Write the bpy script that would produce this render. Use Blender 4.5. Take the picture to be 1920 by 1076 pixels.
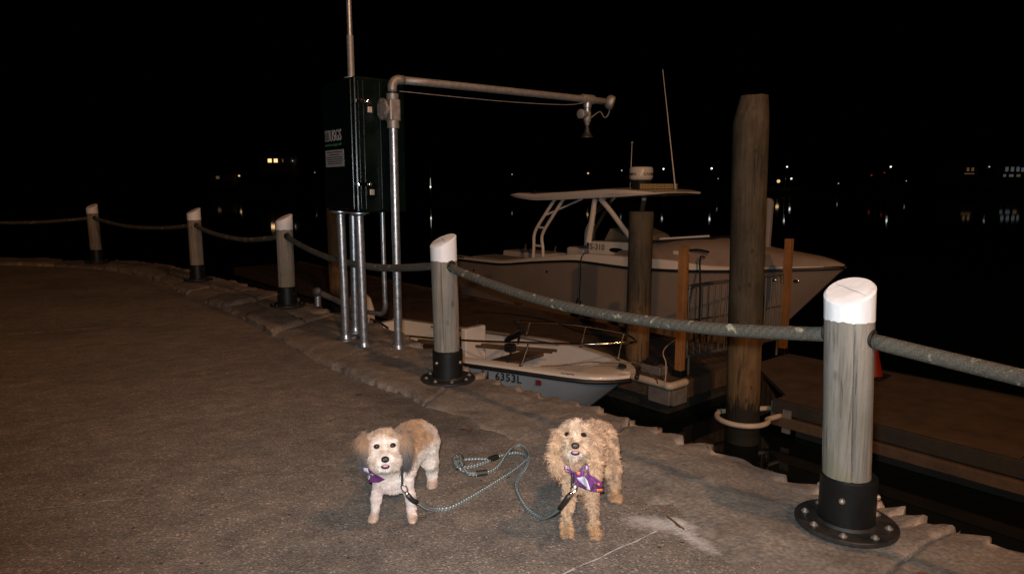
import bpy, bmesh, math, random
import numpy as np
from mathutils import Vector, Matrix, noise
R = math.radians
random.seed(7)
rng = np.random.default_rng(11)
scene = bpy.context.scene
for o in list(bpy.data.objects):
    bpy.data.objects.remove(o)

# ------------------------------------------------------------------ camera
cam_d = bpy.data.cameras.new('camera')
cam_d.sensor_width = 36.0
cam_d.lens = 24.0
cam_d.clip_start = 0.05
cam_d.clip_end = 6000
cam = bpy.data.objects.new('camera', cam_d)
scene.collection.objects.link(cam)
cam.location = (0, 0, 1.35)
cam.rotation_euler = (R(90 - 8.44), 0, 0)
scene.camera = cam

# ------------------------------------------------------------------ night sky, the street lamp beside the quay, the camera's own flash
world = bpy.data.worlds.new('World')
scene.world = world
world.use_nodes = True
wn = world.node_tree.nodes
wl = world.node_tree.links
sky = wn.new('ShaderNodeTexSky')
sky.sky_type = 'NISHITA'
sky.sun_disc = False
sky.sun_elevation = R(-9)
sky.sun_rotation = R(200)
wl.new(sky.outputs[0], wn['Background'].inputs[0])
wn['Background'].inputs[1].default_value = 0.05

def lamp(name, kind, loc, energy, color, radius):
    d = bpy.data.lights.new(name, kind)
    d.energy = energy
    d.color = color
    d.shadow_soft_size = radius
    o = bpy.data.objects.new(name, d)
    o.location = loc
    scene.collection.objects.link(o)
    return o

lamp('street_lamp_light', 'POINT', (3.5, 0.8, 7.3), 920, (1.0, 0.48, 0.20), 0.16)
lamp('street_lamp_light', 'POINT', (4.0, -11.0, 8.0), 4000, (1.0, 0.48, 0.20), 0.16)
fl = lamp('camera_flash', 'SPOT', (-0.035, 0.0, 1.42), 600, (0.88, 0.96, 1.0), 0.018)
fl.data.spot_size = R(105)
fl.data.spot_blend = 1.0
fl.rotation_euler = (R(90 - 7), 0, R(-3))

vs = scene.view_settings
vs.view_transform = 'Standard'
vs.look = 'None'
vs.exposure = 0.0
vs.gamma = 1.0
vs.use_curve_mapping = False
scene.cycles.use_denoising = True
scene.cycles.max_bounces = 6
scene.cycles.sample_clamp_indirect = 4.0

# ------------------------------------------------------------------ materials
def new_mat(name):
    m = bpy.data.materials.new(name)
    m.use_nodes = True
    nt = m.node_tree
    return m, nt, nt.nodes, nt.links, nt.nodes['Principled BSDF']

def ramp(nodes, pts):
    r = nodes.new('ShaderNodeValToRGB')
    e = r.color_ramp.elements
    while len(e) < len(pts):
        e.new(0.5)
    for k, (p, c) in enumerate(pts):
        e[k].position = p
        e[k].color = (c[0], c[1], c[2], 1) if not isinstance(c, (int, float)) else (c, c, c, 1)
    return r

def mul(c, k):
    return tuple(min(1, x * k) for x in c)

def M(name, c, rough=0.6, metal=0.0, var=0.25, scale=6.0, bump=0.15, bscale=60.0, stretch=(1, 1, 1), coat=0.0, spec=0.5, c2=None):
    m, nt, N, L, b = new_mat(name)
    tc = N.new('ShaderNodeTexCoord')
    mp = N.new('ShaderNodeMapping')
    mp.inputs['Scale'].default_value = stretch
    L.new(tc.outputs['Object'], mp.inputs[0])
    n1 = N.new('ShaderNodeTexNoise')
    n1.inputs['Scale'].default_value = scale
    n1.inputs['Detail'].default_value = 6
    n1.inputs['Roughness'].default_value = 0.65
    L.new(mp.outputs[0], n1.inputs[0])
    r = ramp(N, [(0.3, mul(c, 1 - var)), (0.7, c2 if c2 else mul(c, 1 + var))])
    L.new(n1.outputs[0], r.inputs[0])
    L.new(r.outputs[0], b.inputs['Base Color'])
    r2 = ramp(N, [(0.25, max(0.02, rough - 0.1)), (0.75, min(1, rough + 0.12))])
    L.new(n1.outputs[0], r2.inputs[0])
    L.new(r2.outputs[0], b.inputs['Roughness'])
    b.inputs['Metallic'].default_value = metal
    b.inputs['Coat Weight'].default_value = coat
    b.inputs['Specular IOR Level'].default_value = spec
    if bump > 0:
        n2 = N.new('ShaderNodeTexNoise')
        n2.inputs['Scale'].default_value = bscale
        n2.inputs['Detail'].default_value = 4
        L.new(mp.outputs[0], n2.inputs[0])
        bp = N.new('ShaderNodeBump')
        bp.inputs['Strength'].default_value = bump
        bp.inputs['Distance'].default_value = 0.01
        L.new(n2.outputs[0], bp.inputs['Height'])
        L.new(bp.outputs[0], b.inputs['Normal'])
    return m

def emit(name, c, s):
    m, nt, N, L, b = new_mat(name)
    b.inputs['Base Color'].default_value = (0.02, 0.02, 0.02, 1)
    b.inputs['Emission Color'].default_value = (*c, 1)
    b.inputs['Emission Strength'].default_value = s
    m.cycles.emission_sampling = 'NONE'
    return m

def patch_mask(N, L, tc, centre, axes, ang, nscale, lo, hi):
    """irregular blotch around a place on the ground (dried mortar, dark blotches)"""
    mp = N.new('ShaderNodeMapping')
    mp.vector_type = 'TEXTURE'
    mp.inputs['Location'].default_value = (*centre, 0)
    mp.inputs['Rotation'].default_value = (0, 0, ang)
    mp.inputs['Scale'].default_value = (axes[0], axes[1], 50)
    L.new(tc.outputs['Object'], mp.inputs[0])
    ln = N.new('ShaderNodeVectorMath')
    ln.operation = 'LENGTH'
    L.new(mp.outputs[0], ln.inputs[0])
    nz = N.new('ShaderNodeTexNoise')
    nz.inputs['Scale'].default_value = nscale
    nz.inputs['Detail'].default_value = 8
    nz.inputs['Roughness'].default_value = 0.7
    L.new(tc.outputs['Object'], nz.inputs[0])
    sc = N.new('ShaderNodeMath')
    sc.operation = 'MULTIPLY_ADD'
    sc.inputs[1].default_value = 1.6
    L.new(nz.outputs[0], sc.inputs[0])
    L.new(ln.outputs['Value'], sc.inputs[2])
    mr = N.new('ShaderNodeMapRange')
    mr.inputs['From Min'].default_value = hi
    mr.inputs['From Max'].default_value = lo
    L.new(sc.outputs[0], mr.inputs['Value'])
    return mr.outputs[0]

def mixc(N, L, fac, a, b, mode='MIX'):
    mx = N.new('ShaderNodeMix')
    mx.data_type = 'RGBA'
    mx.blend_type = mode
    if isinstance(fac, (int, float)):
        mx.inputs[0].default_value = fac
    else:
        L.new(fac, mx.inputs[0])
    for k, v in ((6, a), (7, b)):
        if isinstance(v, tuple):
            mx.inputs[k].default_value = (*v, 1)
        else:
            L.new(v, mx.inputs[k])
    return mx.outputs[2]

MORTAR = [((0.60, 2.585), (0.20, 0.085), R(-18)), ((0.70, 2.47), (0.16, 0.045), R(-62)), ((0.68, 2.60), (0.06, 0.03), R(-70))]

def pavement_material():
    m, nt, N, L, b = new_mat('chip_pavement')
    tc = N.new('ShaderNodeTexCoord')
    big = N.new('ShaderNodeTexNoise')
    big.inputs['Scale'].default_value = 0.9
    big.inputs['Detail'].default_value = 7
    L.new(tc.outputs['Object'], big.inputs[0])
    base = ramp(N, [(0.3, (0.108, 0.094, 0.084)), (0.5, (0.150, 0.130, 0.115)), (0.72, (0.180, 0.156, 0.136))])
    L.new(big.outputs[0], base.inputs[0])
    vor = N.new('ShaderNodeTexVoronoi')
    vor.inputs['Scale'].default_value = 150
    L.new(tc.outputs['Object'], vor.inputs[0])
    sep = N.new('ShaderNodeSeparateColor')
    L.new(vor.outputs['Color'], sep.inputs[0])
    chip = ramp(N, [(0.0, (0.42, 0.41, 0.42)), (0.10, (0.74, 0.72, 0.70)), (0.5, (0.97, 0.95, 0.92)), (0.82, (1.18, 1.12, 1.06)), (0.93, (1.5, 1.42, 1.34)), (0.98, (2.4, 2.2, 2.05))])
    L.new(sep.outputs[0], chip.inputs[0])
    c1 = mixc(N, L, 0.85, base.outputs[0], chip.outputs[0], 'MULTIPLY')
    # scattered dark pebbles and pits
    v2 = N.new('ShaderNodeTexVoronoi')
    v2.inputs['Scale'].default_value = 27
    L.new(tc.outputs['Object'], v2.inputs[0])
    s2 = N.new('ShaderNodeSeparateColor')
    L.new(v2.outputs['Color'], s2.inputs[0])
    pick = N.new('ShaderNodeMath'); pick.operation = 'GREATER_THAN'; pick.inputs[1].default_value = 0.92
    L.new(s2.outputs[1], pick.inputs[0])
    near = N.new('ShaderNodeMath'); near.operation = 'LESS_THAN'; near.inputs[1].default_value = 0.17
    L.new(v2.outputs['Distance'], near.inputs[0])
    both = N.new('ShaderNodeMath'); both.operation = 'MULTIPLY'
    L.new(pick.outputs[0], both.inputs[0]); L.new(near.outputs[0], both.inputs[1])
    c2 = mixc(N, L, both.outputs[0], c1, (0.03, 0.028, 0.026))
    med = N.new('ShaderNodeTexNoise')
    med.inputs['Scale'].default_value = 7
    med.inputs['Detail'].default_value = 5
    L.new(tc.outputs['Object'], med.inputs[0])
    mr = ramp(N, [(0.3, (0.72, 0.72, 0.74)), (0.7, (1.12, 1.10, 1.06))])
    L.new(med.outputs[0], mr.inputs[0])
    c3 = mixc(N, L, 0.8, c2, mr.outputs[0], 'MULTIPLY')
    col = c3
    # two broad dark blotches along the inner wall edge
    for ce, ax, an in (((-0.35, 3.75), (0.5, 0.22), R(-40)), ((-0.75, 4.2), (0.6, 0.2), R(-45))):
        k = patch_mask(N, L, tc, ce, ax, an, 6, 1.0, 1.9)
        kk = N.new('ShaderNodeMath'); kk.operation = 'MULTIPLY'; kk.inputs[1].default_value = 0.55
        L.new(k, kk.inputs[0])
        col = mixc(N, L, kk.outputs[0], col, (0.036, 0.031, 0.027))
    for ce, ax, an in MORTAR:
        k = patch_mask(N, L, tc, ce, ax, an, 26, 1.02, 1.75)
        kk = N.new('ShaderNodeMath'); kk.operation = 'MULTIPLY'; kk.inputs[1].default_value = 0.8
        L.new(k, kk.inputs[0])
        col = mixc(N, L, kk.outputs[0], col, (0.43, 0.40, 0.385))
    L.new(col, b.inputs['Base Color'])
    b.inputs['Roughness'].default_value = 0.85
    b.inputs['Specular IOR Level'].default_value = 0.3
    bp = N.new('ShaderNodeBump')
    bp.inputs['Strength'].default_value = 0.5
    bp.inputs['Distance'].default_value = 0.005
    L.new(vor.outputs['Distance'], bp.inputs['Height'])
    bp.invert = True
    bp2 = N.new('ShaderNodeBump')
    bp2.inputs['Strength'].default_value = 0.5
    bp2.inputs['Distance'].default_value = 0.03
    L.new(med.outputs[0], bp2.inputs['Height'])
    L.new(bp.outputs[0], bp2.inputs['Normal'])
    L.new(bp2.outputs[0], b.inputs['Normal'])
    return m

def stone_material():
    m, nt, N, L, b = new_mat('granite_cap')
    tc = N.new('ShaderNodeTexCoord')
    mp = N.new('ShaderNodeMapping')
    mp.inputs['Rotation'].default_value = (0, 0, R(50))
    mp.inputs['Scale'].default_value = (1, 1.25, 1)
    L.new(tc.outputs['Object'], mp.inputs[0])
    n1 = N.new('ShaderNodeTexNoise')
    n1.inputs['Scale'].default_value = 2.4
    n1.inputs['Detail'].default_value = 9
    n1.inputs['Roughness'].default_value = 0.66
    L.new(mp.outputs[0], n1.inputs[0])
    c = ramp(N, [(0.28, (0.060, 0.051, 0.044)), (0.45, (0.125, 0.108, 0.094)), (0.58, (0.160, 0.137, 0.116)), (0.74, (0.26, 0.222, 0.185))])
    L.new(n1.outputs[0], c.inputs[0])
    n2 = N.new('ShaderNodeTexNoise')
    n2.inputs['Scale'].default_value = 58
    n2.inputs['Detail'].default_value = 3
    L.new(mp.outputs[0], n2.inputs[0])
    c2 = ramp(N, [(0.32, (0.66, 0.66, 0.67)), (0.5, (1.0, 0.98, 0.96)), (0.70, (1.5, 1.44, 1.36))])
    L.new(n2.outputs[0], c2.inputs[0])
    col = mixc(N, L, 0.85, c.outputs[0], c2.outputs[0], 'MULTIPLY')
    ca = N.new('ShaderNodeAttribute'); ca.attribute_name = 'chip'
    col = mixc(N, L, ca.outputs['Fac'], col, (0.40, 0.33, 0.27))
    for ce, ax, an in MORTAR:
        k = patch_mask(N, L, tc, ce, ax, an, 26, 1.02, 1.75)
        kk = N.new('ShaderNodeMath'); kk.operation = 'MULTIPLY'; kk.inputs[1].default_value = 0.8
        L.new(k, kk.inputs[0])
        col = mixc(N, L, kk.outputs[0], col, (0.43, 0.40, 0.385))
    L.new(col, b.inputs['Base Color'])
    b.inputs['Roughness'].default_value = 0.82
    b.inputs['Specular IOR Level'].default_value = 0.35
    n3 = N.new('ShaderNodeTexNoise')
    n3.inputs['Scale'].default_value = 34
    n3.inputs['Detail'].default_value = 10
    n3.inputs['Roughness'].default_value = 0.72
    L.new(mp.outputs[0], n3.inputs[0])
    bp = N.new('ShaderNodeBump')
    bp.inputs['Strength'].default_value = 0.7
    bp.inputs['Distance'].default_value = 0.010
    L.new(n3.outputs[0], bp.inputs['Height'])
    L.new(bp.outputs[0], b.inputs['Normal'])
    return m

def timber_material(name, dark, mid, light, algae=0.0, scale=1.0, pile=False):
    m, nt, N, L, b = new_mat(name)
    tc = N.new('ShaderNodeTexCoord')
    mp = N.new('ShaderNodeMapping')
    mp.inputs['Scale'].default_value = (9 * scale, 9 * scale, 1.1)
    L.new(tc.outputs['Object'], mp.inputs[0])
    n1 = N.new('ShaderNodeTexNoise')
    n1.inputs['Scale'].default_value = 2.2
    n1.inputs['Detail'].default_value = 8
    n1.inputs['Roughness'].default_value = 0.7
    n1.inputs['Distortion'].default_value = 0.5
    L.new(mp.outputs[0], n1.inputs[0])
    c = ramp(N, [(0.28, dark), (0.46, mid), (0.7, light)])
    L.new(n1.outputs[0], c.inputs[0])
    n2 = N.new('ShaderNodeTexNoise')
    n2.inputs['Scale'].default_value = 3.2
    n2.inputs['Detail'].default_value = 4
    L.new(tc.outputs['Object'], n2.inputs[0])
    blot = ramp(N, [(0.35, (0.72, 0.72, 0.74)), (0.65, (1.1, 1.08, 1.05))])
    L.new(n2.outputs[0], blot.inputs[0])
    col = mixc(N, L, 0.8, c.outputs[0], blot.outputs[0], 'MULTIPLY')
    # fine dark weathered streaks and a few knots
    mpf = N.new('ShaderNodeMapping')
    mpf.inputs['Scale'].default_value = (70 * scale, 70 * scale, 1.6)
    L.new(tc.outputs['Object'], mpf.inputs[0])
    nf_ = N.new('ShaderNodeTexNoise')
    nf_.inputs['Scale'].default_value = 1.0
    nf_.inputs['Detail'].default_value = 3
    L.new(mpf.outputs[0], nf_.inputs[0])
    fr = ramp(N, [(0.30, (0.70, 0.68, 0.65)), (0.47, (1, 1, 1)), (0.75, (1.12, 1.11, 1.10))])
    L.new(nf_.outputs[0], fr.inputs[0])
    col = mixc(N, L, 0.85, col, fr.outputs[0], 'MULTIPLY')
    mpk = N.new('ShaderNodeMapping')
    mpk.inputs['Scale'].default_value = (5, 5, 2.6)
    L.new(tc.outputs['Object'], mpk.inputs[0])
    vk = N.new('ShaderNodeTexVoronoi')
    vk.inputs['Scale'].default_value = 1.6
    L.new(mpk.outputs[0], vk.inputs[0])
    kr = ramp(N, [(0.09, 0.75), (0.15, 0.0)])
    L.new(vk.outputs['Distance'], kr.inputs[0])
    col = mixc(N, L, kr.outputs[0], col, mul(dark, 0.6))
    # drying checks: thin dark vertical splits
    mp3 = N.new('ShaderNodeMapping')
    mp3.inputs['Scale'].default_value = (16 * scale, 16 * scale, 0.55)
    L.new(tc.outputs['Object'], mp3.inputs[0])
    n3 = N.new('ShaderNodeTexNoise')
    n3.inputs['Scale'].default_value = 1.7
    n3.inputs['Detail'].default_value = 2
    L.new(mp3.outputs[0], n3.inputs[0])
    crack = ramp(N, [(0.66, 0.0), (0.70, 1.0)])
    L.new(n3.outputs[0], crack.inputs[0])
    ck = N.new('ShaderNodeMath'); ck.operation = 'MULTIPLY'; ck.inputs[1].default_value = 0.6
    L.new(crack.outputs[0], ck.inputs[0])
    col = mixc(N, L, ck.outputs[0], col, mul(dark, 0.55))
    if algae > 0:
        n4 = N.new('ShaderNodeTexNoise')
        n4.inputs['Scale'].default_value = 4.5
        n4.inputs['Detail'].default_value = 6
        L.new(tc.outputs['Object'], n4.inputs[0])
        sepx = N.new('ShaderNodeSeparateXYZ')
        L.new(tc.outputs['Object'], sepx.inputs[0])
        mrz = N.new('ShaderNodeMapRange')
        mrz.inputs['From Min'].default_value = 0.72
        mrz.inputs['From Max'].default_value = 0.2
        L.new(sepx.outputs[2], mrz.inputs['Value'])
        ar = ramp(N, [(0.44, 0.0), (0.56, 1.0)])
        L.new(n4.outputs[0], ar.inputs[0])
        am = N.new('ShaderNodeMath'); am.operation = 'MULTIPLY'
        L.new(ar.outputs[0], am.inputs[0]); L.new(mrz.outputs[0], am.inputs[1])
        am2 = N.new('ShaderNodeMath'); am2.operation = 'MULTIPLY'; am2.inputs[1].default_value = algae
        L.new(am.outputs[0], am2.inputs[0])
        col = mixc(N, L, am2.outputs[0], col, (0.125, 0.112, 0.062))
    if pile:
        # lighter, more orange wood below a ragged line, wet black growth at the foot
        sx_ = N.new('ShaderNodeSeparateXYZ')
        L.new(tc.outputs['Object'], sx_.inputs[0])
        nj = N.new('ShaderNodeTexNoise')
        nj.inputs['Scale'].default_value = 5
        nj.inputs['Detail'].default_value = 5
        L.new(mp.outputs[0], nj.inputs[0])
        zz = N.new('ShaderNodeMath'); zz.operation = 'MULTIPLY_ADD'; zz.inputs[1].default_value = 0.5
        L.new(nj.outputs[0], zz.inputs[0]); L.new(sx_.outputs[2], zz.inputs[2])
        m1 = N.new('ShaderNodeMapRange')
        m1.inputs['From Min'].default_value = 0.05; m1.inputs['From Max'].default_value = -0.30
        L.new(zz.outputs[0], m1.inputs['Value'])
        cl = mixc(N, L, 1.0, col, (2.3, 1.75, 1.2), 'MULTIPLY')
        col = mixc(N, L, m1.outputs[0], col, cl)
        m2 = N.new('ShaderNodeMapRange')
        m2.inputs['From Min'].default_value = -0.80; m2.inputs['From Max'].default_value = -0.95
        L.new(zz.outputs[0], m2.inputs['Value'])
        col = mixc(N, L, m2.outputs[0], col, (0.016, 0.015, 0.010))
    L.new(col, b.inputs['Base Color'])
    b.inputs['Roughness'].default_value = 0.8
    b.inputs['Specular IOR Level'].default_value = 0.3
    bp = N.new('ShaderNodeBump')
    bp.inputs['Strength'].default_value = 0.35
    bp.inputs['Distance'].default_value = 0.01
    L.new(n1.outputs[0], bp.inputs['Height'])
    bp2 = N.new('ShaderNodeBump')
    bp2.inputs['Strength'].default_value = 0.6
    bp2.inputs['Distance'].default_value = 0.01
    bp2.invert = True
    L.new(crack.outputs[0], bp2.inputs['Height'])
    L.new(bp.outputs[0], bp2.inputs['Normal'])
    L.new(bp2.outputs[0], b.inputs['Normal'])
    return m

def water_material():
    m, nt, N, L, b = new_mat('harbour_water')
    b.inputs['Base Color'].default_value = (0.004, 0.006, 0.006, 1)
    b.inputs['Roughness'].default_value = 0.03
    b.inputs['IOR'].default_value = 1.33
    tc = N.new('ShaderNodeTexCoord')
    n1 = N.new('ShaderNodeTexNoise')
    n1.inputs['Scale'].default_value = 1.6
    n1.inputs['Detail'].default_value = 4
    L.new(tc.outputs['Object'], n1.inputs[0])
    bp = N.new('ShaderNodeBump')
    bp.inputs['Strength'].default_value = 0.018
    bp.inputs['Distance'].default_value = 0.05
    L.new(n1.outputs[0], bp.inputs['Height'])
    L.new(bp.outputs[0], b.inputs['Normal'])
    return m

def uv_rope_material(name, base, light, fleck, nfleck, lichen=False):
    """rope: spiral lay along UV, u = metres along the rope, v = round it"""
    m, nt, N, L, b = new_mat(name)
    uv = N.new('ShaderNodeUVMap')
    sep = N.new('ShaderNodeSeparateXYZ')
    L.new(uv.outputs[0], sep.inputs[0])
    def spiral(freq, turns):
        a = N.new('ShaderNodeMath'); a.operation = 'MULTIPLY'; a.inputs[1].default_value = freq
        L.new(sep.outputs[0], a.inputs[0])
        c = N.new('ShaderNodeMath'); c.operation = 'MULTIPLY_ADD'; c.inputs[1].default_value = turns
        L.new(sep.outputs[1], c.inputs[0]); L.new(a.outputs[0], c.inputs[2])
        f = N.new('ShaderNodeMath'); f.operation = 'FRACT'
        L.new(c.outputs[0], f.inputs[0])
        return f.outputs[0]
    lay = spiral(nfleck * 2.0, 3)
    tri = ramp(N, [(0.0, 0.0), (0.5, 1.0), (1.0, 0.0)])
    L.new(lay, tri.inputs[0])
    col = mixc(N, L, tri.outputs[0], mul(base, 0.72), light)
    tc = N.new('ShaderNodeTexCoord')
    nz = N.new('ShaderNodeTexNoise')
    nz.inputs['Scale'].default_value = 30 if not lichen else 17
    nz.inputs['Detail'].default_value = 6
    L.new(tc.outputs['Object'], nz.inputs[0])
    if lichen:
        lr = ramp(N, [(0.605, 0.0), (0.67, 1.0)])
        L.new(nz.outputs[0], lr.inputs[0])
        col = mixc(N, L, lr.outputs[0], col, fleck)
        nf = N.new('ShaderNodeTexNoise')
        nf.inputs['Scale'].default_value = 160
        L.new(tc.outputs['Object'], nf.inputs[0])
        nr = ramp(N, [(0.3, (0.6, 0.6, 0.6)), (0.7, (1.3, 1.3, 1.25))])
        L.new(nf.outputs[0], nr.inputs[0])
        col = mixc(N, L, 0.9, col, nr.outputs[0], 'MULTIPLY')
        rough_h = nf.outputs[0]
    else:
        fk = spiral(nfleck, 1)
        g1 = N.new('ShaderNodeMath'); g1.operation = 'LESS_THAN'; g1.inputs[1].default_value = 0.22
        L.new(fk, g1.inputs[0])
        fk2 = spiral(0.0, 4)
        g2 = N.new('ShaderNodeMath'); g2.operation = 'LESS_THAN'; g2.inputs[1].default_value = 0.5
        L.new(fk2, g2.inputs[0])
        g = N.new('ShaderNodeMath'); g.operation = 'MULTIPLY'
        L.new(g1.outputs[0], g.inputs[0]); L.new(g2.outputs[0], g.inputs[1])
        col = mixc(N, L, g.outputs[0], col, fleck)
    L.new(col, b.inputs['Base Color'])
    b.inputs['Roughness'].default_value = 0.8
    bp = N.new('ShaderNodeBump')
    bp.inputs['Strength'].default_value = 0.6
    bp.inputs['Distance'].default_value = 0.0025 if lichen else 0.002
    L.new(tri.outputs[0], bp.inputs['Height'])
    if lichen:
        bq = N.new('ShaderNodeBump')
        bq.inputs['Strength'].default_value = 0.9
        bq.inputs['Distance'].default_value = 0.006
        L.new(rough_h, bq.inputs['Height'])
        L.new(bp.outputs[0], bq.inputs['Normal'])
        L.new(bq.outputs[0], b.inputs['Normal'])
    else:
        L.new(bp.outputs[0], b.inputs['Normal'])
    return m

def fur_material(name):
    m, nt, N, L, b = new_mat(name)
    a = N.new('ShaderNodeAttribute')
    a.attribute_name = 'coat'
    L.new(a.outputs['Color'], b.inputs['Base Color'])
    b.inputs['Roughness'].default_value = 0.7
    b.inputs['Specular IOR Level'].default_value = 0.2
    b.inputs['Sheen Weight'].default_value = 0.15
    return m

MT = {}
MT['pave'] = pavement_material()
MT['stone'] = stone_material()
MT['water'] = water_material()
MT['post'] = timber_material('weathered_post', (0.112, 0.097, 0.080), (0.178, 0.158, 0.134), (0.225, 0.205, 0.178), 0.6, 1.5)
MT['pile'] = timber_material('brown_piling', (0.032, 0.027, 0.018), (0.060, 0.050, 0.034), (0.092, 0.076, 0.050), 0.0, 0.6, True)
MT['lumber'] = timber_material('orange_lumber', (0.20, 0.09, 0.030), (0.26, 0.122, 0.040), (0.32, 0.155, 0.055), 0.0, 0.8)
MT['white'] = M('white_post_paint', (0.62, 0.61, 0.62), 0.55, var=0.06, scale=12, bump=0.25, bscale=45, stretch=(1, 1, 0.3))
MT['black'] = M('black_sleeve', (0.005, 0.0055, 0.0055), 0.42, var=0.3, bump=0.06, bscale=90, spec=0.3)
MT['flange'] = M('dark_flange', (0.018, 0.016, 0.014), 0.5, metal=0.2, var=0.4, scale=20, bump=0.1)
MT['bolt'] = M('zinc_bolt', (0.30, 0.26, 0.22), 0.45, metal=0.7, var=0.3, scale=40, bump=0.1)
MT['galv'] = M('galvanized_pipe', (0.34, 0.345, 0.36), 0.36, metal=0.85, var=0.18, scale=25, bump=0.12, bscale=90)
MT['castgrey'] = M('cast_grey', (0.21, 0.185, 0.165), 0.5, metal=0.5, var=0.2, scale=25, bump=0.15)
MT['green'] = M('green_enclosure', (0.0010, 0.0034, 0.0026), 0.28, var=0.15, bump=0.02, bscale=200, coat=0.0, spec=0.22)
MT['sign_white'] = M('sign_white', (0.20, 0.195, 0.20), 0.6, var=0.08, bump=0)
MT['sign_grey'] = M('sign_grey', (0.15, 0.15, 0.15), 0.6, var=0.08, bump=0)
MT['sign_green'] = M('sign_green', (0.015, 0.075, 0.045), 0.6, var=0.1, bump=0)
MT['brass'] = M('padlock_brass', (0.42, 0.36, 0.30), 0.5, metal=0.6, var=0.1, bump=0.05)
MT['chrome'] = M('chrome', (0.75, 0.74, 0.72), 0.14, metal=1.0, var=0.05, bump=0)
MT['rope'] = uv_rope_material('quay_rope', (0.072, 0.065, 0.050), (0.064, 0.058, 0.045), (0.25, 0.23, 0.17), 13, True)
MT['leash'] = uv_rope_material('leash_rope', (0.085, 0.115, 0.112), (0.115, 0.15, 0.145), (0.62, 0.62, 0.64), 62)
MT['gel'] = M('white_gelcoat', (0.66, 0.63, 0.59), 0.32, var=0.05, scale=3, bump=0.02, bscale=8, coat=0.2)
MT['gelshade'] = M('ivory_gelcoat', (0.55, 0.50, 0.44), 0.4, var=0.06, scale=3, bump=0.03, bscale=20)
MT['hullgrey'] = M('grey_hull', (0.25, 0.198, 0.163), 0.3, var=0.08, scale=1.5, bump=0.015, bscale=4, coat=0.2)
MT['hullblue'] = M('pale_blue_hull', (0.30, 0.35, 0.39), 0.35, var=0.08, scale=3, bump=0.02, bscale=6)
MT['rubber'] = M('black_rubber', (0.012, 0.012, 0.012), 0.5, var=0.2, bump=0.05)
MT['taupe'] = M('taupe_cover', (0.27, 0.215, 0.185), 0.75, var=0.12, scale=5, bump=0.15, bscale=60)
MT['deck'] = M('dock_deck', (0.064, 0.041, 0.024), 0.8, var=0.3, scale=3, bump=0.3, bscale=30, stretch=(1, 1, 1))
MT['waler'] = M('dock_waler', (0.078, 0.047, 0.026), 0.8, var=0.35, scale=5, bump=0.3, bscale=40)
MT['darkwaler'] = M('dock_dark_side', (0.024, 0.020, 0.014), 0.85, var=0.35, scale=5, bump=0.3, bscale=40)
MT['bumper'] = M('ivory_bumper', (0.48, 0.41, 0.32), 0.5, var=0.15, scale=8, bump=0.08)
MT['bumpergrey'] = M('grey_bracket', (0.145, 0.135, 0.125), 0.55, var=0.2, scale=8, bump=0.08)
MT['alu'] = M('dull_aluminium', (0.15, 0.135, 0.12), 0.5, metal=0.5, var=0.2, scale=10, bump=0.08)
MT['cone'] = M('cone_red', (0.22, 0.018, 0.010), 0.5, var=0.1, bump=0.03)
MT['text'] = M('black_lettering', (0.01, 0.01, 0.012), 0.5, var=0.05, bump=0)
MT['sticker'] = M('red_sticker', (0.13, 0.018, 0.018), 0.5, var=0.2, bump=0)
MT['lens'] = M('led_lens', (0.50, 0.40, 0.20), 0.25, var=0.3, scale=30, bump=0.2, bscale=120)
MT['glass'] = M('dark_glass', (0.004, 0.004, 0.005), 0.06, var=0.1, bump=0, spec=0.6)
def clear_glass():
    m, nt, N, L, b = new_mat('clear_glass')
    b.inputs['Base Color'].default_value = (0.8, 0.82, 0.82, 1)
    b.inputs['Transmission Weight'].default_value = 1.0
    b.inputs['Roughness'].default_value = 0.02
    b.inputs['IOR'].default_value = 1.12
    return m
MT['clear'] = clear_glass()
MT['panel'] = M('grey_panel', (0.27, 0.26, 0.25), 0.6, var=0.1, bump=0.05)
MT['fur'] = fur_material('dog_coat')
MT['nose'] = M('dog_nose', (0.010, 0.008, 0.008), 0.35, var=0.2, bump=0.3, bscale=350)
MT['nosebrown'] = M('dog_brown_nose', (0.022, 0.012, 0.009), 0.35, var=0.2, bump=0.3, bscale=350)
MT['eye'] = M('dog_eye', (0.018, 0.008, 0.005), 0.05, var=0.05, bump=0, coat=0.6)
MT['tongue'] = M('dog_tongue', (0.36, 0.17, 0.23), 0.35, var=0.1, bump=0.05, bscale=200)
MT['lip'] = M('dog_lip', (0.02, 0.015, 0.016), 0.4, var=0.1, bump=0)
MT['purple'] = M('purple_cotton', (0.115, 0.020, 0.13), 0.85, var=0.15, scale=60, bump=0.2, bscale=400)
MT['print_white'] = M('printed_white', (0.62, 0.56, 0.66), 0.85, var=0.08, scale=60, bump=0.1, bscale=400)
MT['print_orange'] = M('printed_orange', (0.75, 0.20, 0.03), 0.85, var=0.1, scale=60, bump=0.1, bscale=400)
MT['twig'] = M('twig', (0.06, 0.025, 0.015), 0.8, var=0.3, bump=0.2)
MT['leaf'] = M('dry_leaf', (0.10, 0.042, 0.022), 0.7, var=0.3, bump=0.2)
MT['shore'] = M('dark_shore', (0.02, 0.025, 0.015), 0.95, var=0.4, scale=0.05, bump=0)
MT['housewall'] = M('far_wall', (0.35, 0.34, 0.32), 0.8, var=0.1, bump=0)
MT['houseroof'] = M('far_roof', (0.05, 0.045, 0.04), 0.8, var=0.1, bump=0)
MT['warmwin'] = emit('lit_window_warm', (1.0, 0.62, 0.25), 1.5)
MT['dimwin'] = emit('lit_window_dim', (1.0, 0.6, 0.3), 0.07)
MT['coolwin'] = emit('lit_window_cool', (0.85, 0.92, 1.0), 0.06)
MT['bulb'] = emit('lamp_bulb', (0.9, 0.97, 0.85), 2.2)
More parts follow.
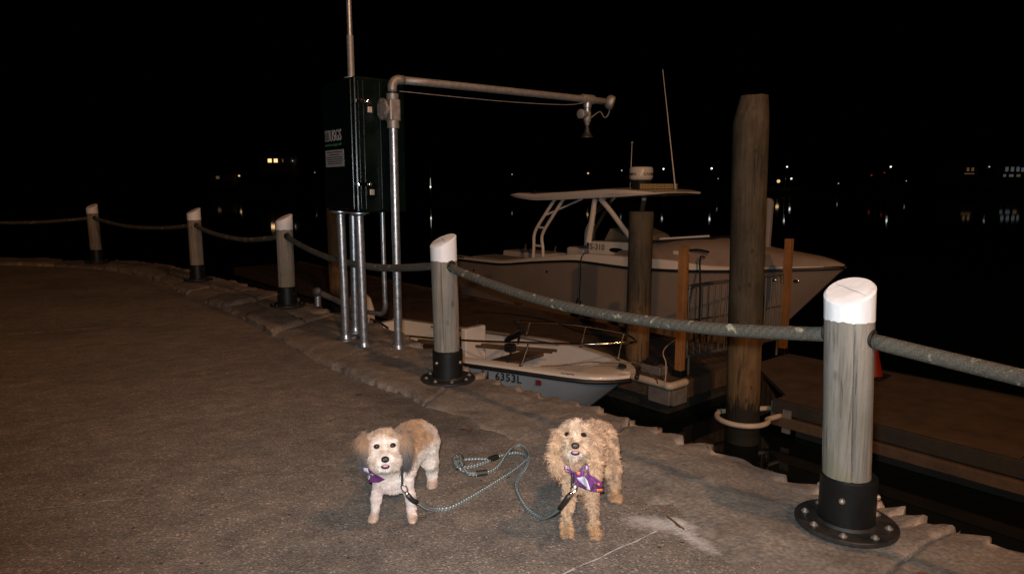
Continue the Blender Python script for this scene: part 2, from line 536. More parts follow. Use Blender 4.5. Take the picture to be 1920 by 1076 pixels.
MT['bulbdim'] = emit('lamp_bulb_dim', (0.9, 0.95, 0.8), 0.45)
MT['bulbwarm'] = emit('lamp_bulb_warm', (1.0, 0.66, 0.28), 0.8)
MT['bulbred'] = emit('lamp_bulb_red', (1.0, 0.06, 0.04), 0.2)

# ------------------------------------------------------------------ mesh helpers
class MB:
    def __init__(s):
        s.v = []; s.f = []; s.uv = None
    def add(s, vs, fs):
        k = len(s.v)
        s.v += [tuple(p) for p in vs]
        s.f += [tuple(i + k for i in f) for f in fs]
        return s
    def box(s, c, h, ax=None):
        """centre, half sizes, optional 3 axes"""
        ax = ax or (Vector((1, 0, 0)), Vector((0, 1, 0)), Vector((0, 0, 1)))
        c = Vector(c)
        vs = [c + ax[0] * (h[0] * i) + ax[1] * (h[1] * j) + ax[2] * (h[2] * k) for i in (-1, 1) for j in (-1, 1) for k in (-1, 1)]
        return s.add(vs, [(0, 1, 3, 2), (4, 6, 7, 5), (0, 4, 5, 1), (2, 3, 7, 6), (0, 2, 6, 4), (1, 5, 7, 3)])
    def ring_loft(s, rings, cap=(True, True), close=True):
        n = len(rings[0])
        vs = [p for r in rings for p in r]
        fs = []
        for i in range(len(rings) - 1):
            for j in range(n if close else n - 1):
                a = i * n + j; b = i * n + (j + 1) % n
                fs.append((a, b, b + n, a + n))
        if cap[0]: fs.append(tuple(range(n - 1, -1, -1)))
        if cap[1]: fs.append(tuple(range((len(rings) - 1) * n, len(rings) * n)))
        return s.add(vs, fs)
    def cone(s, a, b, ra, rb, n=16, cap=(True, True)):
        a = Vector(a); b = Vector(b)
        d = (b - a).normalized()
        t = Vector((0, 0, 1)) if abs(d.z) < 0.9 else Vector((1, 0, 0))
        x = d.cross(t).normalized(); y = d.cross(x)
        rg = lambda c, r: [c + (x * math.cos(2 * math.pi * k / n) + y * math.sin(2 * math.pi * k / n)) * r for k in range(n)]
        return s.ring_loft([rg(a, ra), rg(b, rb)], cap)
    def lathe(s, c, prof, n=20, axis=Vector((0, 0, 1)), cap=(True, True)):
        """prof: (radius, height) along axis"""
        c = Vector(c); d = Vector(axis).normalized()
        t = Vector((1, 0, 0)) if abs(d.x) < 0.9 else Vector((0, 1, 0))
        x = d.cross(t).normalized(); y = d.cross(x)
        rs = [[c + d * h + (x * math.cos(2 * math.pi * k / n) + y * math.sin(2 * math.pi * k / n)) * r for k in range(n)] for r, h in prof]
        return s.ring_loft(rs, cap)
    def tube(s, path, r, n=10, uv=False):
        P = [Vector(p) for p in path]
        rs = r if isinstance(r, (list, tuple)) else [r] * len(P)
        rings = []; prev = None; ln = [0]
        for i, p in enumerate(P):
            d = (P[min(i + 1, len(P) - 1)] - P[max(i - 1, 0)]).normalized()
            if prev is None:
                t = Vector((0, 0, 1)) if abs(d.z) < 0.9 else Vector((1, 0, 0))
                x = d.cross(t).normalized()
            else:
                x = (prev - d * prev.dot(d)).normalized()
            prev = x; y = d.cross(x)
            rings.append([p + (x * math.cos(2 * math.pi * k / n) + y * math.sin(2 * math.pi * k / n)) * rs[i] for k in range(n)])
            if i: ln.append(ln[-1] + (P[i] - P[i - 1]).length)
        k0 = len(s.f)
        s.ring_loft(rings)
        if uv:
            s.uv = []
            for i in range(len(P) - 1):
                for j in range(n):
                    s.uv += [(ln[i], j / n), (ln[i], (j + 1) / n), (ln[i + 1], (j + 1) / n), (ln[i + 1], j / n)]
            s.uv += [(0, 0)] * (2 * n)
        return s
    def prism(s, poly, d):
        """closed planar polygon extruded by vector d"""
        n = len(poly); d = Vector(d)
        vs = [Vector(p) for p in poly] + [Vector(p) + d for p in poly]
        fs = [tuple(range(n - 1, -1, -1)), tuple(range(n, 2 * n))] + [(i, (i + 1) % n, (i + 1) % n + n, i + n) for i in range(n)]
        return s.add(vs, fs)
    def ellipsoid(s, c, r, nu=14, nv=10, ax=None):
        ax = ax or (Vector((1, 0, 0)), Vector((0, 1, 0)), Vector((0, 0, 1)))
        c = Vector(c); rings = []
        for i in range(1, nv):
            t = math.pi * i / nv
            rings.append([c + ax[0] * (r[0] * math.sin(t) * math.cos(2 * math.pi * k / nu)) + ax[1] * (r[1] * math.sin(t) * math.sin(2 * math.pi * k / nu)) - ax[2] * (r[2] * math.cos(t)) for k in range(nu)])
        return s.ring_loft(rings)
    def build(s, name, mat, parent=None, smooth=True, bevel=0.0, auto=40):
        me = bpy.data.meshes.new(name)
        me.from_pydata([tuple(p) for p in s.v], [], s.f)
        if s.uv:
            ul = me.uv_layers.new(name='UVMap')
            flat = [c for q in s.uv for c in q]
            if len(flat) == 2 * len(me.loops):
                ul.data.foreach_set('uv', flat)
        bm = bmesh.new(); bm.from_mesh(me)
        bmesh.ops.recalc_face_normals(bm, faces=bm.faces)
        bm.to_mesh(me); bm.free()
        return link(name, me, mat, parent, smooth, bevel, auto)

def link(name, me, mat, parent=None, smooth=True, bevel=0.0, auto=40):
    if mat is not None:
        me.materials.append(MT[mat] if isinstance(mat, str) else mat)
    o = bpy.data.objects.new(name, me)
    scene.collection.objects.link(o)
    if smooth:
        me.polygons.foreach_set('use_smooth', [True] * len(me.polygons))
        try:
            me.set_sharp_from_angle(angle=R(auto))
        except Exception:
            pass
    if bevel > 0:
        b = o.modifiers.new('bevel', 'BEVEL')
        b.width = bevel; b.segments = 2; b.limit_method = 'ANGLE'; b.angle_limit = R(40)
    if parent is not None:
        attach(o, parent)
    return o

def chain_matrix(o):
    m = o.matrix_basis.copy()
    if o.parent:
        m = chain_matrix(o.parent) @ o.matrix_parent_inverse @ m
    return m

def attach(o, parent):
    o.parent = parent
    o.matrix_parent_inverse = chain_matrix(parent).inverted()

def tag(o, label, cat=None, group=None, kind=None):
    if label: o['label'] = label
    if cat: o['category'] = cat
    if group: o['group'] = group
    if kind: o['kind'] = kind
    return o

def thing(name, loc, label, cat, group=None):
    o = bpy.data.objects.new(name, None)
    o.empty_display_size = 0.1
    o.location = loc
    scene.collection.objects.link(o)
    return tag(o, label, cat, group)

def copy_tree(o, parent=None):
    c = o.copy(); scene.collection.objects.link(c)
    if parent is not None:
        c.parent = parent
    for ch in list(o.children):
        copy_tree(ch, c)
    return c

def cat_rom(pts, n=8):
    P = [Vector(p) for p in pts]
    P = [P[0] * 2 - P[1]] + P + [P[-1] * 2 - P[-2]]
    out = []
    for i in range(1, len(P) - 2):
        for k in range(n):
            t = k / n
            a, b, c, d = P[i - 1], P[i], P[i + 1], P[i + 2]
            out.append(0.5 * ((2 * b) + (c - a) * t + (2 * a - 5 * b + 4 * c - d) * t * t + (3 * b - a - 3 * c + d) * t ** 3))
    out.append(P[-2])
    return out

def text_mesh(txt, size, ext=0.0015, bold=0.0, space=1.0):
    cu = bpy.data.curves.new('lettering', 'FONT')
    cu.body = txt; cu.size = size; cu.extrude = ext; cu.offset = bold; cu.space_character = space
    cu.resolution_u = 3
    o = bpy.data.objects.new('lettering', cu)
    scene.collection.objects.link(o)
    dg = bpy.context.evaluated_depsgraph_get()
    me = bpy.data.meshes.new_from_object(o.evaluated_get(dg))
    bpy.data.objects.remove(o)
    bpy.data.curves.remove(cu)
    return me

def put_text(name, txt, size, origin, right, up, mat, parent, ext=0.0015, bold=0.0, space=1.0, sx=1.0, fn=None):
    me = text_mesh(txt, size, ext, bold, space)
    me.materials.clear()
    right = Vector(right).normalized(); up = Vector(up).normalized()
    nrm = right.cross(up); origin = Vector(origin)
    for v in me.vertices:
        if fn: v.co = fn(v.co)
        else: v.co = origin + right * (v.co.x * sx) + up * v.co.y + nrm * v.co.z
    return link(name, me, mat, parent, smooth=False)

# ================================================================== SETTING
WATER = -1.65
DECK = -1.2
OUTER = [(-14, 13.4), (-10.4, 12.65), (-8.25, 12.3), (-7.0, 12.0), (-6.05, 11.5), (-4.93, 10.5), (-3.7, 9.3), (-2.9, 8.48), (-2.3, 7.78), (-1.7, 7.05), (-1.15, 6.4), (-0.72, 5.66), (-0.4, 5.12), (-0.1, 4.64), (0.2, 4.33), (0.47, 4.14), (0.74, 3.83), (1.05, 3.47), (1.37, 3.06), (1.62, 2.84), (1.75, 2.66), (1.95, 2.40), (2.3, 2.0), (3.2, 1.0), (4.6, -0.6), (8, -4.5)]
INNER = [(-13.6, 12.5), (-9.84, 11.81), (-7.86, 11.45), (-6.6, 10.95), (-5.5, 10.1), (-4.7, 9.2), (-3.9, 8.2), (-3.2, 7.4), (-2.6, 6.65), (-2.05, 5.9), (-1.5, 5.13), (-1.04, 4.6), (-0.69, 4.25), (-0.31, 3.85), (-0.05, 3.55), (0.15, 3.3), (0.35, 3.02), (0.5, 2.8), (0.62, 2.53), (0.72, 2.25), (0.85, 2.02), (1.05, 1.75), (1.4, 1.35), (2.4, 0.3), (3.9, -1.2), (7.3, -5.1)]

def lerp2(A, t):
    i = min(int(t), len(A) - 2); k = t - i
    p0 = A[max(i - 1, 0)]; p1 = A[i]; p2 = A[i + 1]; p3 = A[min(i + 2, len(A) - 1)]
    out = []
    for c in (0, 1):
        a, b, cc, d = p0[c], p1[c], p2[c], p3[c]
        out.append(0.5 * (2 * b + (cc - a) * k + (2 * a - 5 * b + 4 * cc - d) * k * k + (3 * b - a - 3 * cc + d) * k ** 3))
    return Vector((out[0], out[1], 0))

# pavement: one sheet running under the cap stones, out to the left and behind the camera
edge = []
for i in range(0, 126):
    t = i * 25 / 125
    edge.append(lerp2(INNER, t).lerp(lerp2(OUTER, t), 0.35))
poly = [(p.x, p.y, 0) for p in edge] + [(40, -40, 0), (-90, -40, 0), (-90, 22, 0), (-30, 17, 0)]
m = MB(); m.add(poly, [tuple(range(len(poly)))])
pav = m.build('pavement', 'pave', smooth=False); pav['kind'] = 'structure'
bmx = bmesh.new(); bmx.from_mesh(pav.data); bmesh.ops.triangulate(bmx, faces=bmx.faces)
for f in bmx.faces:
    if f.normal.z < 0: f.normal_flip()
bmx.to_mesh(pav.data); bmx.free()

# thin chalky seams on the pavement
def strip(pts, w, z, name, mat, parent):
    mb = MB(); P = [Vector((*p, z)) for p in pts]
    vs = []; fs = []
    for i, p in enumerate(P):
        d = (P[min(i + 1, len(P) - 1)] - P[max(i - 1, 0)]).normalized()
        s = Vector((-d.y, d.x, 0)); ww = w * (0.35 + 0.9 * random.random())
        off = s * random.uniform(-0.0015, 0.0015)
        vs += [p + off - s * ww / 2, p + off + s * ww / 2]
    for i in range(len(P) - 1):
        if random.random() < 0.9:
            fs.append((2 * i, 2 * i + 2, 2 * i + 3, 2 * i + 1))
    mb.add(vs, fs)
    return mb.build(name, mat, parent, smooth=False)
MT['seam'] = M('pale_seam', (0.36, 0.335, 0.32), 0.85, var=0.35, scale=40, bump=0.1)
MT['seamdim'] = M('dim_seam', (0.25, 0.235, 0.22), 0.85, var=0.35, scale=40, bump=0.1)
def seg(a, b, n=30):
    return [(a[0] + (b[0] - a[0]) * k / n, a[1] + (b[1] - a[1]) * k / n + 0.0025 * math.sin(k * 0.7)) for k in range(n + 1)]
strip(seg((0.02, 2.10), (0.57, 2.52)), 0.007, 0.004, 'pavement_seam', 'seam', pav)
strip(seg((-2.02, 2.70), (-1.60, 2.83), 20), 0.008, 0.004, 'pavement_seam', 'seamdim', pav)
strip(seg((-1.02, 3.12), (-0.62, 3.33), 14), 0.006, 0.004, 'pavement_seam', 'seamdim', pav)
strip(seg((-4.6, 6.1), (-3.9, 6.45), 20), 0.018, 0.004, 'pavement_seam', 'seam', pav)
strip(seg((-5.2, 5.75), (-4.75, 6.0), 12), 0.014, 0.004, 'pavement_seam', 'seam', pav)

# water to the horizon
m = MB(); S = 5000
m.add([(-S, -S, WATER), (S, -S, WATER), (S, S, WATER), (-S, S, WATER)], [(0, 1, 2, 3)])
wat = m.build('water', 'water', smooth=False); wat['kind'] = 'structure'

# ------------------------------------------------------------------ seawall with rough granite cap stones
wall = thing('seawall', (0.5, 3.3, 0), 'curved granite seawall with rough-edged cap stones along the harbour', 'wall')
def cap_h(t):
    k = min(1, max(0, (t - 8) / 5))
    return 0.055 * (1 - k) + 0.018 * k
def fbm(x, y, z=0.0, o=4):
    return noise.fractal(Vector((x, y, z)), 1.0, 2.0, o)
def cap_stone(t0, t1, v0, v1, k):
    L = (lerp2(OUTER, t1) - lerp2(OUTER, t0)).length
    near = lerp2(OUTER, (t0 + t1) / 2).length < 6.5
    st = 0.03 if near else 0.045
    st = 0.02 if (near and t1 > 12) else st
    nu = max(6, int(L / st)); nv = max(5, int(0.85 * (v1 - v0) / st))
    tilt = random.uniform(-0.008, 0.008); dz = random.uniform(-0.006, 0.008) if t0 > 9 else random.uniform(-0.025, 0.02)
    grid = []; chips = []
    for i in range(nu + 1):
        a = i / nu
        for j in range(nv + 1):
            b = j / nv
            t = t0 + (t1 - t0) * a
            O = lerp2(OUTER, t); I = lerp2(INNER, t)
            v = v0 + (v1 - v0) * b
            p = O.lerp(I, v)
            out = (O - I).normalized()
            if v0 < 0.01:       # hewn outer face: scalloped chips
                edge_w = max(0, 1 - b * (nv * st) / 0.18)
                q_ = t * 2.2 + 1.1 * noise.noise(Vector((p.x * 1.5, p.y * 1.5, 2)))
                fr_ = q_ - math.floor(q_); am_ = 0.15 + 2.2 * abs(noise.noise(Vector((math.floor(q_) * 1.7, 4.4, 0.3))))
                sc = fr_ * 0.075 * am_ + abs(noise.noise(Vector((p.x * 9, p.y * 9, 3.1)))) * 0.05 + fbm(p.x * 3, p.y * 3, 9) * 0.05
                p += out * (sc - 0.085) * edge_w ** 1.3
            if v1 > 0.99:       # ragged inner edge towards the pavement
                ew = max(0, 1 - (1 - b) * (nv * st) / 0.12)
                p -= out * fbm(p.x * 5, p.y * 5, 5) * 0.05 * ew
            la = min(a, 1 - a) * L; lb = min(b, 1 - b) * nv * st
            # gap at the joints, wandering
            z = cap_h(t) + dz + tilt * (a - 0.5) * L + fbm(p.x * 1.8, p.y * 1.8, 1) * 0.012 + fbm(p.x * 9, p.y * 9, 2, 4) * (0.006 if t > 11 else 0.011)
            if v1 > 0.99 and t > 11.5:
                fade = min(1, (t - 11.5) / 2) * max(0, 1 - (1 - b) * (nv * st) / 0.30)
                z -= fade * (0.024 + 0.012 * fbm(p.x * 4, p.y * 4, 11))
            rd = 0.03
            jr = 0.014
            if la < jr: z -= (1 - la / jr) ** 2 * (0.018 if t < 10 else 0.010)
            if lb < rd * 1.3:
                chip = 0.5 + abs(noise.noise(Vector((p.x * 8, p.y * 8, 7)))) * 1.6
                z -= (1 - lb / (rd * 1.3)) ** 2 * 0.028 * chip
            if a in (0.0, 1.0):
                g = 0.007 + 0.006 * noise.noise(Vector((p.x * 9, p.y * 9, k)))
                d = (lerp2(OUTER, min(25, t + 0.05)) - lerp2(OUTER, max(0, t - 0.05))).normalized()
                p += d * (g if a == 0 else -g)
            ch = 0.0
            if v0 < 0.01:
                dd_ = b * nv * st
                fq = t * 2.2 + 1.1 * noise.noise(Vector((p.x * 1.5, p.y * 1.5, 2)))
                fr_ = fq - math.floor(fq)
                am_ = 0.15 + 2.2 * abs(noise.noise(Vector((math.floor(fq) * 1.7, 4.4, 0.3))))
                reach = 0.10 + 0.10 * am_
                wz = max(0, 1 - dd_ / reach)
                ch = (0.9 if fr_ < 0.22 else 0.08) * min(1, 2.5 * wz) * min(1, 0.5 + 1.2 * abs(noise.noise(Vector((p.x * 11, p.y * 11, 1)))))
                z -= wz ** 0.8 * 0.034 * am_ * (1 - fr_)
            ch = max(ch, max(0, fbm(p.x * 6, p.y * 6, 21, 5) - 0.45) * 0.8)
            chips.append(min(1, ch))
            grid.append(Vector((p.x, p.y, z)))
    W = nv + 1
    fs = [(i * W + j, (i + 1) * W + j, (i + 1) * W + j + 1, i * W + j + 1) for i in range(nu) for j in range(nv)]
    rim = [i * W for i in range(nu + 1)] + [nu * W + j for j in range(1, W)] + [i * W + nv for i in range(nu - 1, -1, -1)] + [j for j in range(nv - 1, 0, -1)]
    base = len(grid)
    for r in rim:
        q = grid[r]
        grid.append(Vector((q.x + fbm(q.x * 7, q.y * 7, 4) * 0.02, q.y + fbm(q.x * 7, q.y * 7, 6) * 0.02, -0.42)))
    n = len(rim)
    fs += [(rim[i], rim[(i + 1) % n], base + (i + 1) % n, base + i) for i in range(n)]
    mb = MB(); mb.add(grid, fs)
    chips += [0.3] * (len(grid) - len(chips))
    o = mb.build('cap_stone', 'stone', wall, auto=60)
    at_ = o.data.attributes.new('chip', 'FLOAT', 'POINT')
    at_.data.foreach_set('value', chips)
cuts = [0, 1.2, 2.1, 3.0, 3.8, 4.6, 5.2, 5.8, 6.5, 7.1, 7.8, 8.8, 10.3, 12.4, 15.9, 20.35, 21.9, 23.1, 24.1, 25]
for k in range(len(cuts) - 1):
    if 4.5 < cuts[k] < 7.9:
        sp = random.uniform(0.4, 0.6)
        cap_stone(cuts[k], cuts[k + 1], 0.0, sp, k)
        cap_stone(cuts[k], cuts[k + 1], sp, 1.0, k + 50)
    else:
        cap_stone(cuts[k], cuts[k + 1], 0.0, 1.0, k)
# the wall below its cap
m = MB(); rings = []
for i in range(126):
    t = i * 0.2
    O = lerp2(OUTER, t); I = lerp2(INNER, t); o = (O - I).normalized()
    j = fbm(O.x * 2, O.y * 2, 8) * 0.05
    rings.append([O + o * (j - 0.08) + Vector((0, 0, -0.40)), O + o * (j + 0.03) + Vector((0, 0, -3.0)), I + Vector((0, 0, -3.0)), I + Vector((0, 0, -0.40))])
m.ring_loft(rings)
m.build('wall_body', 'stone', wall)

# ------------------------------------------------------------------ rope posts
POSTS = [(-10.55, 12.15), (-7.117, 11.652), (-4.361, 9.398), (-2.45, 7.347), (-0.444, 4.586), (1.323, 2.542), (3.25, 0.38)]
ROPE_Z = [0.81, 0.81, 0.815, 0.82, 0.822, 0.79, 0.79]
POST_LABEL = ['white-topped rope post beyond the left edge of the quay', 'farthest white-topped timber rope post at the left end of the quay', 'second white-topped rope post from the left, beyond the pavement corner', 'white-topped rope post just left of the green gauge box', 'white-topped rope post in front of the small white skiff', 'nearest and largest white-topped rope post, at the lower right', 'rope post past the right end of the quay rope']
def post_tilt(i):
    return [(-0.01, 0), (-0.012, 0.0), (0.0, 0.0), (0.004, 0), (-0.02, 0), (-0.058, -0.01), (0, 0)][i]
def inward(i):
    a = Vector((*POSTS[max(i - 1, 0)], 0)); b = Vector((*POSTS[min(i + 1, len(POSTS) - 1)], 0))
    d = (b - a).normalized()
    return Vector((d.y, -d.x, 0)) if Vector((d.y, -d.x, 0)).dot(Vector((-0.7, -0.7, 0))) > 0 else Vector((-d.y, d.x, 0))
def rope_post(i):
    x, y = POSTS[i]; base = Vector((x, y, 0.028 if i >= 4 else 0.062))
    t = thing('rope_post', base, POST_LABEL[i], 'post', 'timber rope posts along the quay')
    inn = inward(i); tx, ty = post_tilt(i)
    rad = 0.0875; H = [0.945, 0.945, 0.95, 0.95, 0.962, 0.937, 0.937][i]
    nseg = 64
    crack_a = math.atan2(inn.y, inn.x) + [0.3, -0.5, 0.5, 0.2, 0.75, 0.62, 0][i]
    def section(z, cut=False, rr=rad, drip=False):
        pts = []
        for k in range(nseg):
            a = 2 * math.pi * k / nseg
            r = rr * (1 + 0.018 * noise.noise(Vector((math.cos(a) * 1.3 + i * 7, math.sin(a) * 1.3, z * 1.2))))
            da = abs((a - crack_a + math.pi) % (2 * math.pi) - math.pi)
            if da < math.pi / nseg and 0.22 < z < 0.80: r -= 0.014
            d2_ = abs((a - crack_a - 0.55 - 0.3 * i + math.pi) % (2 * math.pi) - math.pi)
            if d2_ < math.pi / nseg and 0.35 < z < 0.72: r -= 0.010
            d3_ = abs((a - crack_a + 0.7 + 0.2 * i + math.pi) % (2 * math.pi) - math.pi)
            if d3_ < math.pi / nseg and 0.2 < z < 0.45: r -= 0.009
            px, py = math.cos(a) * r, math.sin(a) * r
            zz = z + (0.007 * noise.noise(Vector((math.cos(a) * 3.5, math.sin(a) * 3.5, i * 3.3))) + 0.004 * noise.noise(Vector((math.cos(a) * 11, math.sin(a) * 11, i))) if drip else 0)
            if cut:
                slope = math.tan(R(25))
                zz = z - (px * inn.x + py * inn.y) * slope
            pts.append(Vector((x + px + tx * z, y + py + ty * z, base.z + zz)))
        return pts
    zs = [0.02, 0.19, 0.24, 0.3, 0.4, 0.5, 0.6, 0.7, 0.79, 0.832]
    MB().ring_loft([section(z) for z in zs]).build('timber', 'post', t, auto=50)
    cap = MB().ring_loft([section(0.822, rr=rad + 0.0012, drip=True), section(0.862, rr=rad + 0.0012), section(H - 0.008, True, rad + 0.0012), section(H, True, rad - 0.007)])
    pt_ = cap.build('painted_top', 'white', t, auto=35)
    # drying split across the sloping top
    MT.setdefault('split', M('split', (0.26, 0.25, 0.245), 0.9, bump=0))
    sd = Vector((-inn.y, inn.x, 0)); vs_ = []
    for k in range(9):
        q_ = (k / 8 - 0.5) * 1.7 * rad
        c_ = sd * (q_ * 0.9) + inn * (q_ * 0.35 + 0.0015 * math.sin(k * 1.9))
        zz = base.z + H - c_.dot(inn) * math.tan(R(25)) + 0.001
        w_ = 0.0022 * math.sin(math.pi * (k + 0.5) / 9)
        for e_ in (-1, 1):
            d_ = inn * (w_ * e_)
            vs_.append(Vector((x + tx * H + c_.x + d_.x, y + ty * H + c_.y + d_.y, zz - d_.dot(inn) * math.tan(R(25)))))
    MB().add(vs_, [(2 * k, 2 * k + 2, 2 * k + 3, 2 * k + 1) for k in range(8)]).build('split', 'split', pt_, smooth=False)
    MB().lathe(base, [(0.103, 0.012), (0.104, 0.200), (0.099, 0.206), (0.088, 0.206)], 36).build('sleeve', 'black', t, auto=35)
    MB().lathe(base, [(0.186, -0.004), (0.189, 0.0), (0.189, 0.011), (0.185, 0.014), (0.112, 0.014), (0.104, 0.024)], 44, cap=(True, False)).build('base_flange', 'flange', t, auto=35)
    for k in range(8):
        a = 2 * math.pi * (k + 0.35) / 8
        c = base + Vector((math.cos(a) * 0.150, math.sin(a) * 0.150, 0.0142))
        MB().lathe(c, [(0.0155, 0), (0.0155, 0.0025), (0.0095, 0.003), (0.0092, 0.009), (0.005, 0.0095), (0.0048, 0.0125)], 8).build('anchor_bolt', 'bolt' if i > 3 else 'flange', t, auto=30)
    for a in (-0.05, 1.7, 3.2, 4.6):
        aa = a + math.atan2(inn.y, inn.x) + 0.25
        d = Vector((math.cos(aa), math.sin(aa), 0))
        MB().lathe(base + d * 0.101 + Vector((0, 0, 0.13)), [(0.0125, 0), (0.0125, 0.004), (0.008, 0.012), (0.003, 0.014)], 10, d).build('sleeve_screw', 'bolt' if i > 3 else 'flange', t, auto=30)
    # iron eye where the rope passes through
    for s, j in ((-1, i - 1), (1, i + 1)):
        if 0 <= j < len(POSTS):
            d = (Vector((*POSTS[j], 0)) - Vector((x, y, 0))).normalized()
            MB().lathe(Vector((x + tx * 0.8, y + ty * 0.8, ROPE_Z[i])) + d * 0.078, [(0.036, 0), (0.036, 0.010), (0.033, 0.013), (0.029, 0.012)], 20, d).build('rope_eye', 'flange', t, auto=40)
    return t
for i in range(len(POSTS)): rope_post(i)
ROPE_LABEL = ['sagging quay rope running off the left edge from the farthest post', 'sagging rope between the two farthest white-topped posts', 'sagging rope between the second post and the post beside the gauge box', 'sagging rope passing behind the gauge station legs', 'long grey rope hanging in front of the two boats', 'lichen-spotted rope leaving the nearest post towards the right edge']
SAG = [0.10, 0.10, 0.11, 0.14, 0.115, 0.09]
for i in range(len(POSTS) - 1):
    a = Vector((POSTS[i][0] + post_tilt(i)[0] * 0.8, POSTS[i][1], ROPE_Z[i])); b = Vector((POSTS[i + 1][0] + post_tilt(i + 1)[0] * 0.8, POSTS[i + 1][1], ROPE_Z[i + 1]))
    pts = []
    for k in range(41):
        t = k / 40
        p = a.lerp(b, t); p.z -= SAG[i] * 4 * t * (1 - t)
        p.z += 0.006 * noise.noise(Vector((t * 4, i, 0)))
        pts.append(p)
    pts = pts[1:-1]
    o = MB().tube(pts, 0.0285, 14, uv=True).build('quay_rope', 'rope', auto=180)
    tag(o, ROPE_LABEL[i], 'rope', 'ropes strung between the quay posts')

# ------------------------------------------------------------------ stream gauge station
G0 = Vector((-1.205, 5.36, 0)); gd = Vector((-0.6, 0.8, 0)); gr = Vector((0.8, 0.6, 0)); UP = Vector((0, 0, 1))
st = thing('gauge_station', (-1.3, 5.75, 0.03), 'dark green water gauge cabinet on galvanized pipe legs with a long overhead arm', 'gauge station')
ZB, ZT = 1.14, 2.175
c = G0 + gd * 0.3 + gr * 0.215 + UP * ((ZB + ZT) / 2)
cab = MB().box(c, (0.30, 0.215, (ZT - ZB) / 2), (gd, gr, UP)).build('cabinet', 'green', st, smooth=False, bevel=0.012)
# door slab on the road side face, with a returned edge
dn = -gr
MB().box(G0 + gd * 0.30 - gr * 0.012 + UP * (ZB + ZT) / 2, (0.285, 0.012, 0.495), (gd, gr, UP)).build('door', 'green', st, smooth=False, bevel=0.006)
for off in (0.035, 0.075, 0.215):
    MB().box(G0 + gr * off - gd * 0.003 + UP * 1.655, (0.004, 0.004, 0.49), (gr, gd, UP)).build('edge_strip', 'green', st, smooth=False, bevel=0.002)
for z in (1.99, 1.36):
    p = G0 + gr * 0.045 - gd * 0.012 + UP * z
    la = MB().box(p, (0.040, 0.007, 0.014), (gr, gd, UP)).build('latch', 'chrome', st, smooth=False, bevel=0.004)
    MB().lathe(p + gr * 0.055 - gd * 0.004, [(0.014, 0), (0.014, 0.018), (0.009, 0.022)], 12, -gd).build('latch_pin', 'chrome', la)
    sh = [p + gr * 0.07 - gd * 0.012 + gr * (0.012 * math.cos(a)) + UP * (0.018 * math.sin(a) - 0.03) for a in [math.pi * k / 8 for k in range(9)]]
    pl = MB().box(p + gr * 0.07 - gd * 0.012 - UP * 0.062, (0.018, 0.009, 0.022), (gr, gd, UP)).build('padlock', 'brass', st, smooth=False, bevel=0.003)
    MB().tube(sh, 0.004, 6).build('shackle', 'chrome', pl)
# lettering on the road-side door
fo = G0 - gr * 0.0245
def F(a, z): return fo + gd * a + UP * z        # a metres from the near edge
rt = -gd                                         # reading direction, towards the near edge
lg = MB().prism([F(0.54, 1.795), F(0.455, 1.795), F(0.455, 1.705), F(0.54, 1.705)], -gr * 0.002).build('logo_block', 'sign_grey', st, smooth=False)
for k in range(3):
    pts = [F(0.538 - 0.0083 * q, 1.727 + 0.018 * k + 0.006 * math.sin(q * 0.9 + k)) - gr * 0.004 for q in range(11)]
    MB().tube(pts, 0.0022, 5).build('logo_wave', 'green', lg)
put_text('lettering', 'USGS', 0.125, F(0.445, 1.706) - gr * 0.001, rt, UP, 'sign_white', st, 0.002, 0.0015, 1.0, sx=0.80)
put_text('tagline', 'science for a changing world', 0.030, F(0.54, 1.668) - gr * 0.001, rt, UP, 'sign_green', st, 0.001, 0.0005, 1.0, sx=0.95)
pn = MB().prism([F(0.54, 1.635), F(0.17, 1.635), F(0.17, 1.50), F(0.54, 1.50)], -gr * 0.002).build('notice_plate', 'sign_white', st, smooth=False)
for k, (w, z) in enumerate(((0.30, 1.617), (0.20, 1.597), (0.33, 1.577), (0.33, 1.56), (0.31, 1.543), (0.28, 1.526))):
    MB().box(F(0.355, z) - gr * 0.0025, (w / 2, 0.0008, 0.0028), (gd, gr, UP)).build('notice_line', 'text', pn, smooth=False)
# legs
for (x, y) in ((-1.44, 5.80), (-1.22, 5.51), (-1.43, 6.12)):
    lgp = MB().cone((x, y, 0.03), (x + 0.01 if y > 6 else x - 0.01, y, ZB + 0.01), 0.035, 0.035, 18).build('leg', 'galv', st)
    MB().lathe((x, y, 0.025), [(0.085, 0), (0.085, 0.014), (0.05, 0.018), (0.044, 0.05), (0.036, 0.052)], 24).build('foot_flange', 'galv', lgp)
    MB().lathe((x - 0.01, y, ZB - 0.03), [(0.037, 0), (0.06, 0.012), (0.085, 0.018), (0.085, 0.03)], 24).build('top_flange', 'galv', lgp)
# conduit bending away below the cabinet
pts = cat_rom([(-1.10, 5.82, 1.15), (-1.10, 5.82, 0.75), (-1.10, 5.83, 0.42), (-1.105, 5.85, 0.30), (-1.15, 5.93, 0.235), (-1.25, 6.06, 0.215), (-1.36, 6.2, 0.2)], 8)
MB().tube(pts, 0.021, 12).build('conduit', 'galv', st)
